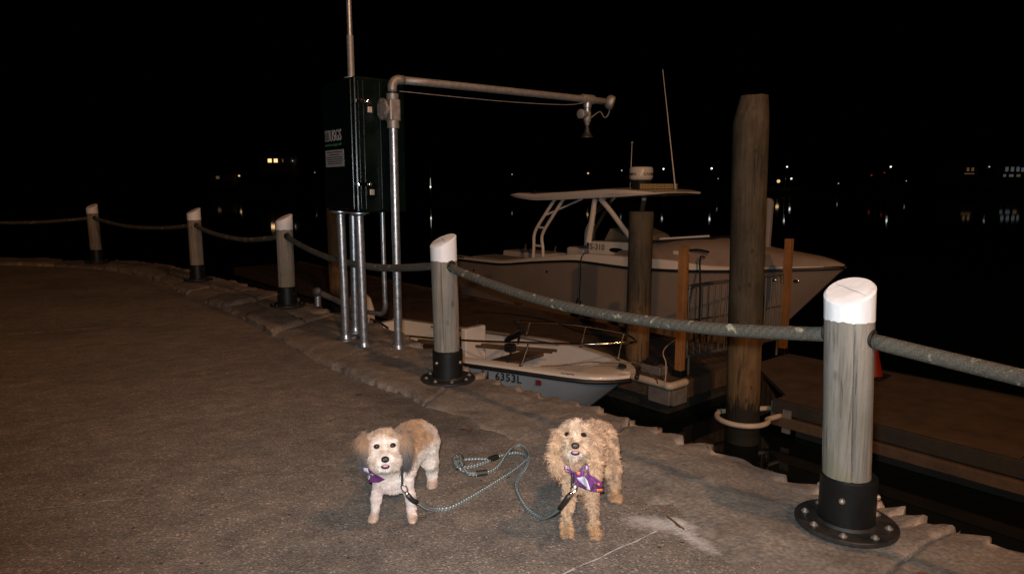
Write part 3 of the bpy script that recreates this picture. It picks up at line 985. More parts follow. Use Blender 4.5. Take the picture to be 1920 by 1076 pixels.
# pole, elbow, arm over the water
PX, PY = -0.925, 5.44; AZ = 2.16
MB().cone((PX, PY, 0.03), (PX, PY, 1.86), 0.0335, 0.0335, 20).build('pole', 'galv', st)
MB().lathe((PX, PY, 0.02), [(0.09, 0), (0.09, 0.014), (0.05, 0.018), (0.045, 0.05), (0.034, 0.052)], 24).build('foot_flange', 'galv', st)
ax = Vector((0.81, 0.586, 0)).normalized()
pp = Vector((PX, PY, 0))
fit = MB().lathe(pp + UP * 1.79, [(0.047, 0), (0.047, 0.06), (0.040, 0.065)], 20).build('conduit_fitting', 'castgrey', st)
MB().lathe(pp + UP * 1.995, [(0.040, 0), (0.047, 0.012), (0.047, 0.055), (0.036, 0.06)], 20).build('fitting_hub', 'castgrey', fit)
MB().box(pp + UP * 1.925, (0.046, 0.046, 0.082), (gr, gd, UP)).build('fitting_body', 'castgrey', fit, smooth=False, bevel=0.012)
hub = pp + UP * 1.93 - gr * 0.04
MB().lathe(pp + UP * 1.93 - ax * 0.045, [(0.040, 0), (0.042, 0.03), (0.082, 0.034), (0.082, 0.05), (0.05, 0.056)], 24, (-ax)).build('hub_flange', 'castgrey', fit)
for a in (0.6, 1.6, 2.6, 3.7, 4.7, 5.7):
    MB().lathe(pp + UP * (1.93 + 0.063 * math.sin(a)) - ax * 0.096 + ax.cross(UP) * (0.063 * math.cos(a)), [(0.008, 0), (0.008, 0.006)], 6, -ax).build('hub_bolt', 'bolt', fit)
MB().lathe(pp + UP * 2.052, [(0.037, 0), (0.052, 0.002), (0.052, 0.012), (0.037, 0.014)], 20).build('collar', 'black', st)
el = [pp + UP * 2.06, pp + UP * 2.09]
for k in range(9):
    a = math.pi / 2 * k / 8
    el.append(pp + UP * (AZ - 0.06 + 0.06 * math.sin(a)) + ax * (0.06 - 0.06 * math.cos(a)))
el.append(pp + UP * AZ + ax * 0.10)
MB().tube(el, 0.036, 16).build('elbow', 'castgrey', st, auto=180)
MB().tube([pp + UP * AZ + ax * (0.09 + 2.22 * k / 10) + UP * (-0.012 * (k / 10) ** 2) for k in range(11)], 0.031, 16).build('arm', 'castgrey', st, auto=180)
te = pp + UP * (AZ - 0.008) + ax * 2.02
MB().lathe(te - ax * 0.075, [(0.042, 0), (0.045, 0.01), (0.045, 0.14), (0.042, 0.15)], 18, ax).build('tee_fitting', 'castgrey', st)
tee = MB().lathe(te, [(0.040, 0.0), (0.040, -0.075), (0.032, -0.08), (0.032, -0.12)], 16).build('drop_stub', 'galv', st)
sen = MB().lathe(te - UP * 0.115, [(0.034, 0), (0.036, -0.012), (0.036, -0.08), (0.026, -0.095), (0.020, -0.12)], 16).build('radar_sensor', 'castgrey', st)
MB().lathe(te - UP * 0.14 - ax * 0.02, [(0.036, 0), (0.036, 0.055), (0.044, 0.058), (0.044, 0.085), (0.03, 0.092)], 16, -ax + Vector((-0.2, -0.6, 0))).build('sensor_end_cap', 'castgrey', sen)
MB().lathe(te - UP * 0.225, [(0.018, 0), (0.020, -0.03), (0.028, -0.07), (0.045, -0.105), (0.060, -0.118), (0.060, -0.126)], 20).build('sensor_horn', 'flange', sen)
ec = pp + UP * (AZ - 0.012) + ax * 2.30
wv = (ax * 0.75 + Vector((0.1, -0.6, -0.25))).normalized()
MB().lathe(ec - wv * 0.0, [(0.045, -0.03), (0.066, -0.01), (0.070, 0.02), (0.062, 0.045), (0.03, 0.052)], 22, wv).build('weather_head', 'castgrey', st)
MB().tube(cat_rom([ec + ax * 0.02 - UP * 0.03, ec - UP * 0.12 - ax * 0.01, ec - UP * 0.15 - ax * 0.06, ec - UP * 0.10 - ax * 0.12, te - UP * 0.17 + ax * 0.04], 6), 0.006, 6).build('sensor_cable', 'castgrey', st)
MB().tube(cat_rom([pp + UP * 2.075 + ax * 0.06, pp + UP * 2.068 + ax * 0.6, pp + UP * 2.068 + ax * 1.2, pp + UP * 2.085 + ax * 1.75, te - UP * 0.04 - ax * 0.07], 6), 0.0035, 6).build('guy_cable', 'castgrey', st)
# mast on the cabinet roof
mp_ = G0 + gd * 0.17 + gr * 0.06
MB().cone(mp_ + UP * 2.17, mp_ + UP * 2.5, 0.027, 0.027, 16).build('mast', 'castgrey', st)
MB().cone(mp_ + UP * 2.49, mp_ + UP * 4.3, 0.021, 0.021, 16).build('mast_upper', 'galv', st)
MB().lathe(mp_ + UP * 2.174, [(0.06, 0), (0.06, 0.012), (0.03, 0.02)], 18).build('mast_flange', 'galv', st)

# standpipe on the wall edge right of the third post
sp = thing('standpipe', (-2.12, 7.35, 0.05), 'stubby galvanized standpipe and low pipe on the wall edge beside the gauge legs', 'pipe')
MB().cone((-2.12, 7.35, 0.05), (-2.12, 7.35, 0.17), 0.035, 0.035, 14).build('riser', 'galv', sp)
MB().lathe((-2.12, 7.33, 0.21), [(0.04, -0.04), (0.052, -0.03), (0.052, 0.02), (0.04, 0.03), (0.015, 0.032)], 18, Vector((0.1, -1, 0.1))).build('valve_cap', 'flange', sp)
MB().tube([(-2.10, 7.38, 0.19), (-1.85, 7.12, 0.15), (-1.5, 6.62, 0.11), (-1.36, 6.25, 0.10)], 0.03, 12).build('pipe', 'castgrey', sp)

# ------------------------------------------------------------------ floating docks
E1 = Vector((0.6445, -0.7646, 0)); N1 = Vector((0.7646, 0.6445, 0))
def W(s, off, z): return E1 * s + N1 * off + Vector((0, 0, z))
D1N, D1F = 7.06, 9.25
sEnd = -5.22
def dock(name, label, quad, foot):
    t = thing(name, foot, label, 'dock')
    q = [Vector((p.x, p.y, DECK)) for p in quad]
    return t, q
d1, q1 = dock('floating_dock', 'brown floating dock running between the skiff and the cabin cruiser', [W(-22, D1N, 0), W(sEnd, D1N, 0), W(sEnd, D1F, 0), W(-22, D1F, 0)], W(-8, 8.2, WATER))
def planks(parent, s0, s1, n0f, n1f, w=0.142):
    k = 0; s = s0
    me = None
    while s < s1 - 0.02:
        a = n0f(s); b = n1f(s)
        z = DECK - 0.02 + random.uniform(-0.002, 0.002)
        o = MB().box(W(s + w / 2, (a + b) / 2, z), (w / 2 - 0.006, (b - a) / 2, 0.02), (E1, N1, UP)).build('plank', 'deck', parent, smooth=False)
        s += w
planks(d1, -11.5, sEnd - 0.05, lambda s: D1N + 0.08, lambda s: D1F - 0.1)
MB().box(W(-16.8, (D1N + D1F) / 2, DECK - 0.021), (5.29, (D1F - D1N) / 2 - 0.09, 0.019), (E1, N1, UP)).build('far_decking', 'deck', d1, smooth=False)
MB().box(W((sEnd - 22) / 2, D1N + 0.04, DECK - 0.11), ((22 + sEnd) / 2, 0.04, 0.115), (E1, N1, UP)).build('near_waler', 'waler', d1, smooth=False, bevel=0.008)
MB().box(W(sEnd - 0.03, (D1N + D1F) / 2, DECK - 0.13), (0.03, (D1F - D1N) / 2 - 0.082, 0.125), (E1, N1, UP)).build('end_waler', 'waler', d1, smooth=False, bevel=0.008)
MB().box(W((sEnd - 22) / 2, D1F - 0.05, DECK - 0.03), ((22 + sEnd) / 2, 0.048, 0.085), (E1, N1, UP)).build('bull_rail', 'waler', d1, smooth=False, bevel=0.01)
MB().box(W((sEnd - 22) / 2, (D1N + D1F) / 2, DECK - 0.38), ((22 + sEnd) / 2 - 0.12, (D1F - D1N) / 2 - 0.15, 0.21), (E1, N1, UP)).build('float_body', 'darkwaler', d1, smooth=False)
for s in (-8.75, -10.7, -5.9):
    c0 = W(s, D1F - 0.05, DECK + 0.055)
    cl = MB().cone(c0 - E1 * 0.13 + UP * 0.05, c0 + E1 * 0.13 + UP * 0.05, 0.016, 0.016, 8).build('cleat', 'galv', d1)
    MB().box(c0 + UP * 0.02, (0.05, 0.02, 0.025), (E1, N1, UP)).build('cleat_base', 'galv', cl, smooth=False)
for s in (-5.5, -6.4):
    MB().box(W(s, D1N - 0.004, DECK - 0.15), (0.02, 0.006, 0.1), (E1, N1, UP)).build('waler_bracket', 'bumpergrey', d1, smooth=False)
MB().box(W(sEnd + 0.004, D1N + 0.35, DECK - 0.15), (0.006, 0.02, 0.1), (E1, N1, UP)).build('waler_bracket', 'bumpergrey', d1, smooth=False)

d2 = thing('floating_dock', W(1, 8.6, WATER), 'wide brown dock section behind the nearest rope post, lower right', 'dock')
D2N, D2F = 7.52, 9.92
S2 = -4.05
for i_, (s_a, s_b) in enumerate(((S2, -1.6), (-1.6, 0.9), (0.9, 3.4), (3.4, 9.0))):
    MB().box(W((s_a + s_b) / 2, (D2N + D2F) / 2, DECK - 0.03), ((s_b - s_a) / 2 - 0.006, (D2F - D2N) / 2 - 0.06, 0.03), (E1, N1, UP)).build('deck_panel', 'deck', d2, smooth=False, bevel=0.006)
MB().prism([W(-5.1, 8.9, DECK - 0.055), W(S2 - 0.006, 7.85, DECK - 0.055), W(S2 - 0.006, D2F - 0.06, DECK - 0.055), W(-5.1, D2F - 0.06, DECK - 0.055)], UP * 0.05).build('corner_panel', 'deck', d2, smooth=False)
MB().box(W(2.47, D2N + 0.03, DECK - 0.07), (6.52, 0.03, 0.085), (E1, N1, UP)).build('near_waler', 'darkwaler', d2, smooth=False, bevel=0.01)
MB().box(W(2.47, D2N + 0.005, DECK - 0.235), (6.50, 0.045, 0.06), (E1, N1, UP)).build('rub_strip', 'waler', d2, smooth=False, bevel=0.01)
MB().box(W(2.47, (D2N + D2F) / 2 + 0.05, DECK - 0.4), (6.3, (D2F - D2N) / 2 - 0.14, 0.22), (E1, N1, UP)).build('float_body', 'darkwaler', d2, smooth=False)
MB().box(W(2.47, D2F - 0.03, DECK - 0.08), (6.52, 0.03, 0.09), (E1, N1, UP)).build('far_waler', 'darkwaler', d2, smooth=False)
MB().box(W(S2 - 0.02, (D2N + D2F) / 2, DECK - 0.16), (0.03, (D2F - D2N) / 2 - 0.07, 0.12), (E1, N1, UP)).build('end_plate', 'bumpergrey', d2, smooth=False)
MB().box(W(-3.85, D2N - 0.012, DECK - 0.22), (0.05, 0.012, 0.14), (E1, N1, UP)).build('hoop_bracket', 'bumpergrey', d2, smooth=False)
# hoop round the tall piling
hc = Vector((2.73, 7.78, DECK - 0.17))
hp = [W(-3.93, D2N + 0.02, DECK - 0.17)]
a0 = math.atan2((hp[0] - hc).y, (hp[0] - hc).x)
hp += [hc + Vector((math.cos(a0 - 0.35 - k * (math.pi * 1.25) / 20) * 0.29, math.sin(a0 - 0.35 - k * (math.pi * 1.25) / 20) * 0.29, 0)) for k in range(21)]
hp += [W(-4.09, D2N + 0.3, DECK - 0.17)]
MB().tube(cat_rom(hp, 3), 0.031, 12).build('piling_hoop', 'bumper', d2, auto=180)

# ------------------------------------------------------------------ pilings
def piling(p, r, top, label, chamfer, n=28):
    def sec(z, rr):
        return [Vector((p[0] + p[2] * (z + 1.5) + math.cos(2 * math.pi * k / n) * rr * (1 + 0.03 * noise.noise(Vector((math.cos(2 * math.pi * k / n), math.sin(2 * math.pi * k / n), z * 0.7 + p[0])))), p[1] + math.sin(2 * math.pi * k / n) * rr * (1 + 0.03 * noise.noise(Vector((math.cos(2 * math.pi * k / n), math.sin(2 * math.pi * k / n), z * 0.7 + p[1])))), z)) for k in range(n)]
    zs = [-4.0, -1.6, -1.1, -0.6, -0.1, 0.4]
    rings = [sec(z, r * (1.0 - 0.012 * (z + 1.6))) for z in zs if z < top - 0.4]
    if chamfer:
        rings += [sec(top - 0.3, r), sec(top - 0.29, r), [q for q in sec(top, r)]]
        last = rings[-1]; c = sum(last, Vector()) / n
        rings[-1] = [c + (q - c) * (0.62 if (q - c).x < 0.02 else 0.9) for q in last]
    else:
        rings += [sec(top - 0.02, r), sec(top, r * 0.97)]
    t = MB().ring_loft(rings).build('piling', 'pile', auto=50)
    return tag(t, label, 'piling', 'round timber mooring piles')
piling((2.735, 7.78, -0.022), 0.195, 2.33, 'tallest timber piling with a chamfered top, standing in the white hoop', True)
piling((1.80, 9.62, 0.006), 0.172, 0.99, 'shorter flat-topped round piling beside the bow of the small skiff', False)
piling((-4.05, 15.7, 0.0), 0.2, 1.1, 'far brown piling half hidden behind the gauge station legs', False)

# ------------------------------------------------------------------ square lumber posts and the railing between them
def square_post(p, top, label):
    t = thing('square_post', (p[0], p[1], DECK), label, 'post', 'square timber posts on the dock end')
    MB().box((p[0], p[1], (DECK + 0.03 + top) / 2), (0.050, 0.050, (top - DECK - 0.03) / 2), (E1, N1, UP)).build('timber', 'lumber', t, smooth=False, bevel=0.005)
    MB().box((p[0], p[1], DECK + 0.045), (0.075, 0.075, 0.045), (E1, N1, UP)).build('base_bracket', 'black', t, smooth=False, bevel=0.01)
SQ1 = (2.265, 8.966); SQ2 = (4.165, 10.245)
square_post(SQ1, 0.555, 'orange square timber post left of the tallest piling')
square_post(SQ2, 0.56, 'orange square timber post right of the tallest piling')
A = Vector((*SQ1, 0)) + Vector((0.11, 0.075, 0)); B = Vector((*SQ2, 0)) - Vector((0.1, 0.07, 0))
rl = thing('railing', (A.x, A.y, DECK), 'dull metal baluster railing between the two orange square posts', 'railing')
def rail_pt(t, z): p = A.lerp(B, t); p.z = z; return p
MB().tube(cat_rom([rail_pt(0, -0.12), rail_pt(0.005, -0.03), rail_pt(0.05, 0.02), rail_pt(0.5, 0.03), rail_pt(0.95, 0.03), rail_pt(0.995, -0.01), rail_pt(1, -0.1)], 8), 0.024, 10).build('top_rail', 'alu', rl)
MB().cone(rail_pt(0, -0.95), rail_pt(1, -0.95), 0.025, 0.025, 10).build('bottom_rail', 'alu', rl)
MB().cone(rail_pt(0, -0.45), rail_pt(1, -0.45), 0.012, 0.012, 8).build('middle_rail', 'alu', rl)
for k in range(17):
    MB().cone(rail_pt(k / 16, -0.94), rail_pt(k / 16, 0.02 if 0 < k < 16 else -0.1), 0.012, 0.012, 8).build('baluster', 'alu', rl)
for t_ in (0.02, 0.98):
    MB().cone(rail_pt(t_, DECK), rail_pt(t_, -0.95), 0.018, 0.018, 8).build('foot', 'alu', rl)

# corner bumper and the things lying at the dock corner
cr = W(sEnd, D1N, DECK)
bp_ = thing('dock_bumper', cr - UP * 0.2, 'ivory L-shaped bumper wrapped round the near dock corner', 'bumper')
pts = [cr - E1 * 0.95 - N1 * 0.035, cr - E1 * 0.12 - N1 * 0.035, cr - E1 * 0.03 - N1 * 0.045 + E1 * 0.05, cr + E1 * 0.045 + N1 * 0.05, cr + E1 * 0.045 + N1 * 0.30]
MB().tube(cat_rom([p - UP * 0.0 for p in pts], 6), 0.05, 12).build('roll', 'bumper', bp_, auto=180)
MB().box(cr - E1 * 0.13 - N1 * 0.028 - UP * 0.16, (0.17, 0.026, 0.10), (E1, N1, UP)).build('bracket', 'bumpergrey', bp_, smooth=False, bevel=0.01)
MB().box(cr + E1 * 0.07 + N1 * 0.12 - UP * 0.16, (0.026, 0.14, 0.10), (E1, N1, UP)).build('bracket', 'bumpergrey', bp_, smooth=False, bevel=0.01)
bx = thing('dock_light', cr - E1 * 0.55 + N1 * 0.25, 'small grey box with a black face lying on the dock corner', 'box')
cc = cr - E1 * 0.5 + N1 * 0.32 + UP * 0.06
MB().box(cc, (0.17, 0.09, 0.06), (E1, N1, UP)).build('case', 'bumpergrey', bx, smooth=False, bevel=0.015)
MB().box(cc - N1 * 0.03 + UP * 0.075 - E1 * 0.03, (0.10, 0.05, 0.045), (E1, (N1 + UP * 0.5).normalized(), UP)).build('face', 'rubber', bx, smooth=False, bevel=0.01)
ln = MB().tube(cat_rom([W(-6.15, D1F - 0.3, -0.82), (2.12, 9.2, -0.86), (2.05, 8.85, -0.98), (2.02, 8.7, -1.1), (1.99, 8.60, -1.18)], 8), 0.008, 6).build('mooring_line', 'bumper')
tag(ln, 'thin pale line hanging down to the dock corner bumper', 'line')
hs = MB().tube(cat_rom([W(-11.0, 8.2, DECK + 0.012), W(-10.2, 8.65, DECK + 0.012), W(-9.2, 8.75, DECK + 0.012), W(-8.3, 8.5, DECK + 0.012), W(-7.7, 8.55, DECK + 0.012), W(-6.9, 8.8, DECK + 0.012)], 8), 0.012, 6).build('deck_streak', 'rubber')  # thin dark curve lying along the deck
tag(hs, 'thin dark streak curving across the dock behind the small skiff', 'deck_streak')
cn = thing('traffic_cone', (4.86, 8.95, DECK), 'red traffic cone on the dock behind the nearest rope post', 'cone')
MB().lathe((4.86, 8.95, DECK + 0.03), [(0.135, 0), (0.13, 0.01), (0.028, 0.46), (0.018, 0.47)], 24).build('cone_body', 'cone', cn)
MB().box((4.86, 8.95, DECK + 0.016), (0.18, 0.18, 0.016), (E1, N1, UP)).build('cone_base', 'rubber', cn, smooth=False, bevel=0.006)

# ================================================================== BIG BOAT
def interp(tab, s):
    xs = [p[0] for p in tab]; ys = [p[1] for p in tab]
    return float(np.interp(s, xs, ys))
def smooth_tab(tab, s):
    # gently rounded interpolation
    return (interp(tab, s - 0.25) + 2 * interp(tab, s) + interp(tab, s + 0.25)) / 4 if s < -5.2 else interp(tab, s)
CB = 10.85
ZG = [(-14, -0.45), (-13, -0.44), (-11.8, -0.41), (-10.6, -0.25), (-9.5, -0.13), (-8.1, -0.155), (-6.94, -0.11), (-6.1, -0.05), (-5.47, 0.01), (-4.76, 0.07)]
BB = [(-14, 1.12), (-12, 1.2), (-10, 1.22), (-8, 1.18), (-7.2, 1.10), (-6.4, 0.92), (-5.8, 0.70), (-5.3, 0.45), (-4.95, 0.20), (-4.80, 0.06), (-4.76, 0.02)]
CT = [(-14, 0.06), (-12, 0.065), (-10.9, 0.09), (-9.9, 0.11), (-9.2, 0.15), (-8.2, 0.185), (-7.2, 0.17), (-6.8, 0.09), (-6.0, 0.05), (-4.76, 0.04)]
boat = thing('cabin_cruiser', W(-9.3, CB, WATER), 'large pale motor boat with hardtop and radar dome moored behind the dock', 'boat')
SS = [-13.9 + 0.2 * k for k in range(41)] + [-5.75, -5.6, -5.45, -5.3, -5.15, -5.0, -4.9, -4.82, -4.77]
def WB(s, y, z): return W(s, CB + y, z)
rings = []
for s in SS:
    b = smooth_tab(BB, s); zg = smooth_tab(ZG, s)
    f = min(1, max(0, (s + 8.5) / 3.7))
    zk = -2.05 + 0.25 * f; zc = -1.52 + 0.35 * f
    rk = lambda z: s - 0.9 * f ** 2 * (zg - z)
    prof = [(b, zg), (b * (0.995 - 0.06 * f), zg - 0.2), (b * (0.985 - 0.16 * f), (zg + zc) / 2), (b * (0.93 - 0.38 * f), zc), (b * (0.5 - 0.3 * f), (zc + zk) / 2 - 0.05), (0.0, zk)]
    ring = [WB(rk(z), -y, z) for y, z in prof] + [WB(rk(z), y, z) for y, z in prof[-2::-1]]
    rings.append(ring)
MB().ring_loft(rings, cap=(True, False), close=False).build('hull', 'hullgrey', boat, auto=35)
for sg in (-1, 1):
    rub = [WB(s, sg * (smooth_tab(BB, s) + 0.008), smooth_tab(ZG, s) + 0.005) for s in SS]
    MB().tube(rub, 0.026, 8).build('rub_rail', 'rubber', boat, auto=180)
    rings = []
    for s in SS[:-3]:
        b = smooth_tab(BB, s); zg = smooth_tab(ZG, s); ct = smooth_tab(CT, s)
        w = min(0.26, b * 0.6)
        rings.append([WB(s, sg * y, z) for y, z in ((b + 0.002, zg + 0.028), (b - 0.015, zg + ct * 0.5 + 0.02), (b - 0.05, zg + ct + 0.012), (b - 0.09, zg + ct + 0.018), (b - w, zg + ct + 0.016), (b - w - 0.02, zg + ct - 0.02), (b - w - 0.02, zg - (0.5 if s < -7.5 else 0.03)))])
    MB().ring_loft(rings, cap=(False, False), close=False).build('gunwale', 'gel', boat, auto=35)
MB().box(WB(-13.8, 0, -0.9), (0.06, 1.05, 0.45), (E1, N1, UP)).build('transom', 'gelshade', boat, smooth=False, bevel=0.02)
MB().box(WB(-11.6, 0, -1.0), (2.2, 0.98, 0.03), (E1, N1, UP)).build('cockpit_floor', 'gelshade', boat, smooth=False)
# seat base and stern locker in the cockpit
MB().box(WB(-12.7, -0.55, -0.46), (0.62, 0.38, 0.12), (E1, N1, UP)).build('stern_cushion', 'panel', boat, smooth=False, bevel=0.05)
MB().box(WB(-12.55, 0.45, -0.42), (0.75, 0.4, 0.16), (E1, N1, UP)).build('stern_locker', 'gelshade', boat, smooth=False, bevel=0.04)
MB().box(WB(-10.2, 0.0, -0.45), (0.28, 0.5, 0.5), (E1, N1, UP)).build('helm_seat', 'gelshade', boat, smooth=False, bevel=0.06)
# foredeck
DK = [(-8.7, 0.16), (-8.2, 0.24), (-7.6, 0.38), (-7.0, 0.42), (-6.6, 0.40), (-6.1, 0.30), (-5.6, 0.26), (-5.2, 0.225), (-4.95, 0.18), (-4.82, 0.14), (-4.76, 0.10)]
rings = []
for s in [q for q in SS if q >= -8.75]:
    b = smooth_tab(BB, s); zg = smooth_tab(ZG, s) + smooth_tab(CT, s) * (0.9); zc = interp(DK, s)
    h = max(0.02, zc - zg)
    rings.append([WB(s, y * b, zg + h * k) for y, k in ((-0.93, 0.0), (-0.85, 0.18), (-0.66, 0.68), (-0.4, 0.93), (0, 1.0), (0.4, 0.93), (0.66, 0.68), (0.85, 0.18), (0.93, 0.0))])
MB().ring_loft(rings, cap=(False, False), close=False).build('foredeck', 'taupe', boat, auto=60)
# console, window frame and panes
side = [(-9.58, -0.95), (-9.55, 0.24), (-8.35, 0.28), (-7.95, 0.12), (-7.9, -0.95)]
co = MB().prism([WB(s, -0.78, z) for s, z in side], N1 * 1.56).build('console', 'gel', boat, smooth=False, bevel=0.03)
for sg in (-1, 1):
    y = sg * 0.765
    MB().tube([WB(-9.56, y, 0.22), WB(-9.47, y, 0.66), WB(-9.40, y, 1.09)], [0.075, 0.062, 0.055], 10).build('window_post', 'gel', boat)
    if sg < 0: MB().tube([WB(-9.25, y, 1.09), WB(-8.95, y, 0.83), WB(-8.40, y, 0.30)], [0.055, 0.05, 0.05], 10).build('window_brace', 'gel', boat)
    MB().prism([WB(-9.50, y, 0.25), WB(-8.42, y, 0.29), WB(-9.22, y, 1.02), WB(-9.40, y, 1.02)], N1 * 0.012).build('side_window', 'clear', boat, smooth=False)
    MB().ellipsoid(WB(-8.80, sg * 0.782, 0.105), (0.19, 0.012, 0.05), 20, 8, (E1, N1, UP)).build('portlight', 'glass', boat)
MB().prism([WB(-8.40, -0.74, 0.30), WB(-8.40, 0.74, 0.30), WB(-9.22, 0.74, 1.04), WB(-9.22, -0.74, 1.04)], E1 * 0.012).build('windshield', 'clear', boat, smooth=False)
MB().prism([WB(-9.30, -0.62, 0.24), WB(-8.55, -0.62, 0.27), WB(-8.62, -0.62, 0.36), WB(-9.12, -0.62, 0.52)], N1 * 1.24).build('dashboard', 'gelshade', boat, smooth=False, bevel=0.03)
MB().box(WB(-9.14, 0, 0.50), (0.012, 0.5, 0.10), ((E1 + UP * 0.6).normalized(), N1, (UP - E1 * 0.6).normalized())).build('instrument_panel', 'rubber', boat, smooth=False)
put_text('lettering', 'S-310', 0.165, WB(-9.50, -0.784, 0.085), E1, UP, 'text', boat, 0.002, 0.001, 1.05)
# hardtop
rings = []
T0, T1 = -11.97, -7.98
for k in range(25):
    u = k / 24; s = T0 + (T1 - T0) * u
    zb = interp([(-11.97, 1.125), (-11.6, 1.085), (-11.03, 1.035), (-10.2, 1.06), (-9.45, 1.10), (-8.6, 1.14), (-7.98, 1.19)], s)
    th = interp([(-11.97, 0.03), (-11.5, 0.13), (-10.5, 0.17), (-9.2, 0.20), (-8.4, 0.13), (-7.98, 0.04)], s)
    w = 0.98 * (1 - max(0, (0.10 - u) / 0.10) ** 2 * 0.16) * (1 - max(0, (u - 0.85) / 0.15) ** 2 * 0.25)
    lip = min(th * 0.88, 0.15)
    rings.append([WB(s, y * w, z) for y, z in ((-0.97, zb), (-1.0, zb + lip * 0.5), (-0.975, zb + lip), (-0.75, zb + lip + (th - lip) * 0.55), (-0.4, zb + th * 0.95), (0, zb + th), (0.4, zb + th * 0.95), (0.75, zb + lip + (th - lip) * 0.55), (0.975, zb + lip), (1.0, zb + lip * 0.5), (0.97, zb), (0.4, zb + 0.02), (-0.4, zb + 0.02))])
top = MB().ring_loft(rings).build('hardtop', 'gel', boat, auto=40)
for s0, s1 in ((-11.3, -10.3), (-10.2, -9.5)):
    MB().tube(cat_rom([WB(s0, -0.8, 1.13), WB(s0 + 0.08, -0.8, 1.2), WB((s0 + s1) / 2, -0.8, 1.215), WB(s1 - 0.08, -0.8, 1.2), WB(s1, -0.8, 1.14)], 5), 0.018, 8).build('roof_rail', 'rubber', top)
    MB().cone(WB(s0 + 0.15, -0.8, 1.10), WB(s0 + 0.15, -0.8, 1.26), 0.02, 0.016, 8).build('rod_holder', 'chrome', top)
for sg in (-1, 1):
    y = sg * 0.82
    for a, b_, c_ in (((-11.19, -0.42), (-11.12, 0.34), (-10.53, 1.07)), ((-10.84, -0.38), (-10.88, 0.30), (-10.28, 1.07))):
        MB().tube(cat_rom([WB(a[0], y, a[1]), WB((a[0] + b_[0]) / 2, y, 0), WB(b_[0], y, b_[1]), WB((b_[0] + c_[0]) / 2, y * 0.98, (b_[1] + c_[1]) / 2 + 0.02), WB(c_[0], y * 0.95, c_[1])], 5), 0.036, 10).build('top_support', 'gel', boat)
    MB().cone(WB(-11.11, y, 0.05), WB(-10.87, y, 0.05), 0.026, 0.026, 8).build('rung', 'gel', boat)
    MB().cone(WB(-11.02, y, 0.45), WB(-10.78, y, 0.45), 0.026, 0.026, 8).build('rung', 'gel', boat)
    MB().cone(WB(-10.85, y, 0.70), WB(-10.0, y * 0.6, 1.08), 0.022, 0.022, 8).build('brace', 'gel', boat)
# radar dome
rc = WB(-8.88, 0, 0)
rad = MB().lathe(rc + UP * 1.46, [(0.20, 0.0), (0.228, 0.03), (0.238, 0.08), (0.232, 0.22), (0.215, 0.25), (0.12, 0.262)], 36).build('radar_dome', 'gel', boat, auto=40)
MB().lathe(rc + UP * 1.395, [(0.16, 0), (0.225, 0.02), (0.232, 0.055), (0.21, 0.068)], 36).build('radar_base', 'rubber', rad, auto=40)
MB().box(rc + UP * 1.315, (0.07, 0.06, 0.09), (E1, N1, UP)).build('radar_pedestal', 'gel', boat, smooth=False, bevel=0.02)
MB().box(rc + UP * 1.25 - E1 * 0.04, (0.20, 0.14, 0.05), (E1, N1, UP)).build('radar_foot', 'gel', boat, smooth=False, bevel=0.025)
def dome_text(txt, ang, size):
    def fn(co):
        a = ang + co.x / 0.239
        return Vector((rc.x, rc.y, 0)) + Vector((math.cos(a) * (0.2395 + co.z), math.sin(a) * (0.2395 + co.z), 1.545 + co.y))
    put_text('radar_lettering', txt, size, (0, 0, 0), E1, UP, 'text', rad, 0.001, 0.001, 1.05, fn=fn)
# angle facing the camera
va = math.atan2(-rc.y, -rc.x)
dome_text('GARMIN', va + 0.18, 0.082)
dome_text('GARMIN', va - 1.75, 0.082)
# light bar across the front edge
lb = MB().box(WB(-8.42, -0.06, 1.335), (0.035, 0.62, 0.055), (E1, N1, UP)).build('light_bar', 'rubber', boat, smooth=False, bevel=0.008)
for r_ in range(3):
    for k in range(14):
        MB().box(WB(-8.382, -0.60 + 0.083 * k, 1.302 + 0.033 * r_), (0.006, 0.033, 0.012), (E1, N1, UP)).build('led_lens', 'lens', lb, smooth=False)
MB().box(WB(-8.46, -0.68, 1.33), (0.03, 0.05, 0.10), (E1, N1, UP)).build('light_bar_mount', 'rubber', boat, smooth=False)
MB().cone(WB(-8.3, 0.35, 1.28), WB(-8.70, 0.35, 3.60), 0.014, 0.006, 8).build('antenna', 'gel', boat)
MB().cone(WB(-9.28, 0.15, 1.2), WB(-9.26, 0.15, 2.2), 0.010, 0.006, 8).build('antenna', 'gel', boat)
MB().ellipsoid(WB(-9.26, 0.15, 2.21), (0.025, 0.025, 0.03)).build('antenna_tip', 'panel', boat)
# deck gear
MB().box(WB(-7.25, -0.78, 0.13), (0.16, 0.1, 0.08), (E1, N1, UP)).build('deck_locker', 'gel', boat, smooth=False, bevel=0.02)
MB().prism([WB(-7.0, -0.3, 0.40), WB(-8.2, -0.5, 0.27), WB(-8.2, 0.5, 0.27), WB(-7.0, 0.3, 0.40)], UP * 0.05).build('deck_hatch', 'rubber', boat, smooth=False)
MB().tube([WB(-7.05, -0.3, 0.46), WB(-8.0, -0.48, 0.36)], 0.02, 6).build('hatch_rail', 'gel', boat)
for s, y in ((-13.2, 0.7), (-12.2, 0.8)):
    MB().cone(WB(s, y, -0.3), WB(s + 0.06, y, -0.12), 0.03, 0.03, 10).build('rod_holder', 'chrome', boat)
for s in (-12.9, -10.3):
    MB().lathe(WB(s, -smooth_tab(BB, s) - 0.002, smooth_tab(ZG, s) - 0.2), [(0.028, 0), (0.028, 0.006), (0.012, 0.008)], 12, -N1).build('drain_fitting', 'rubber', boat)
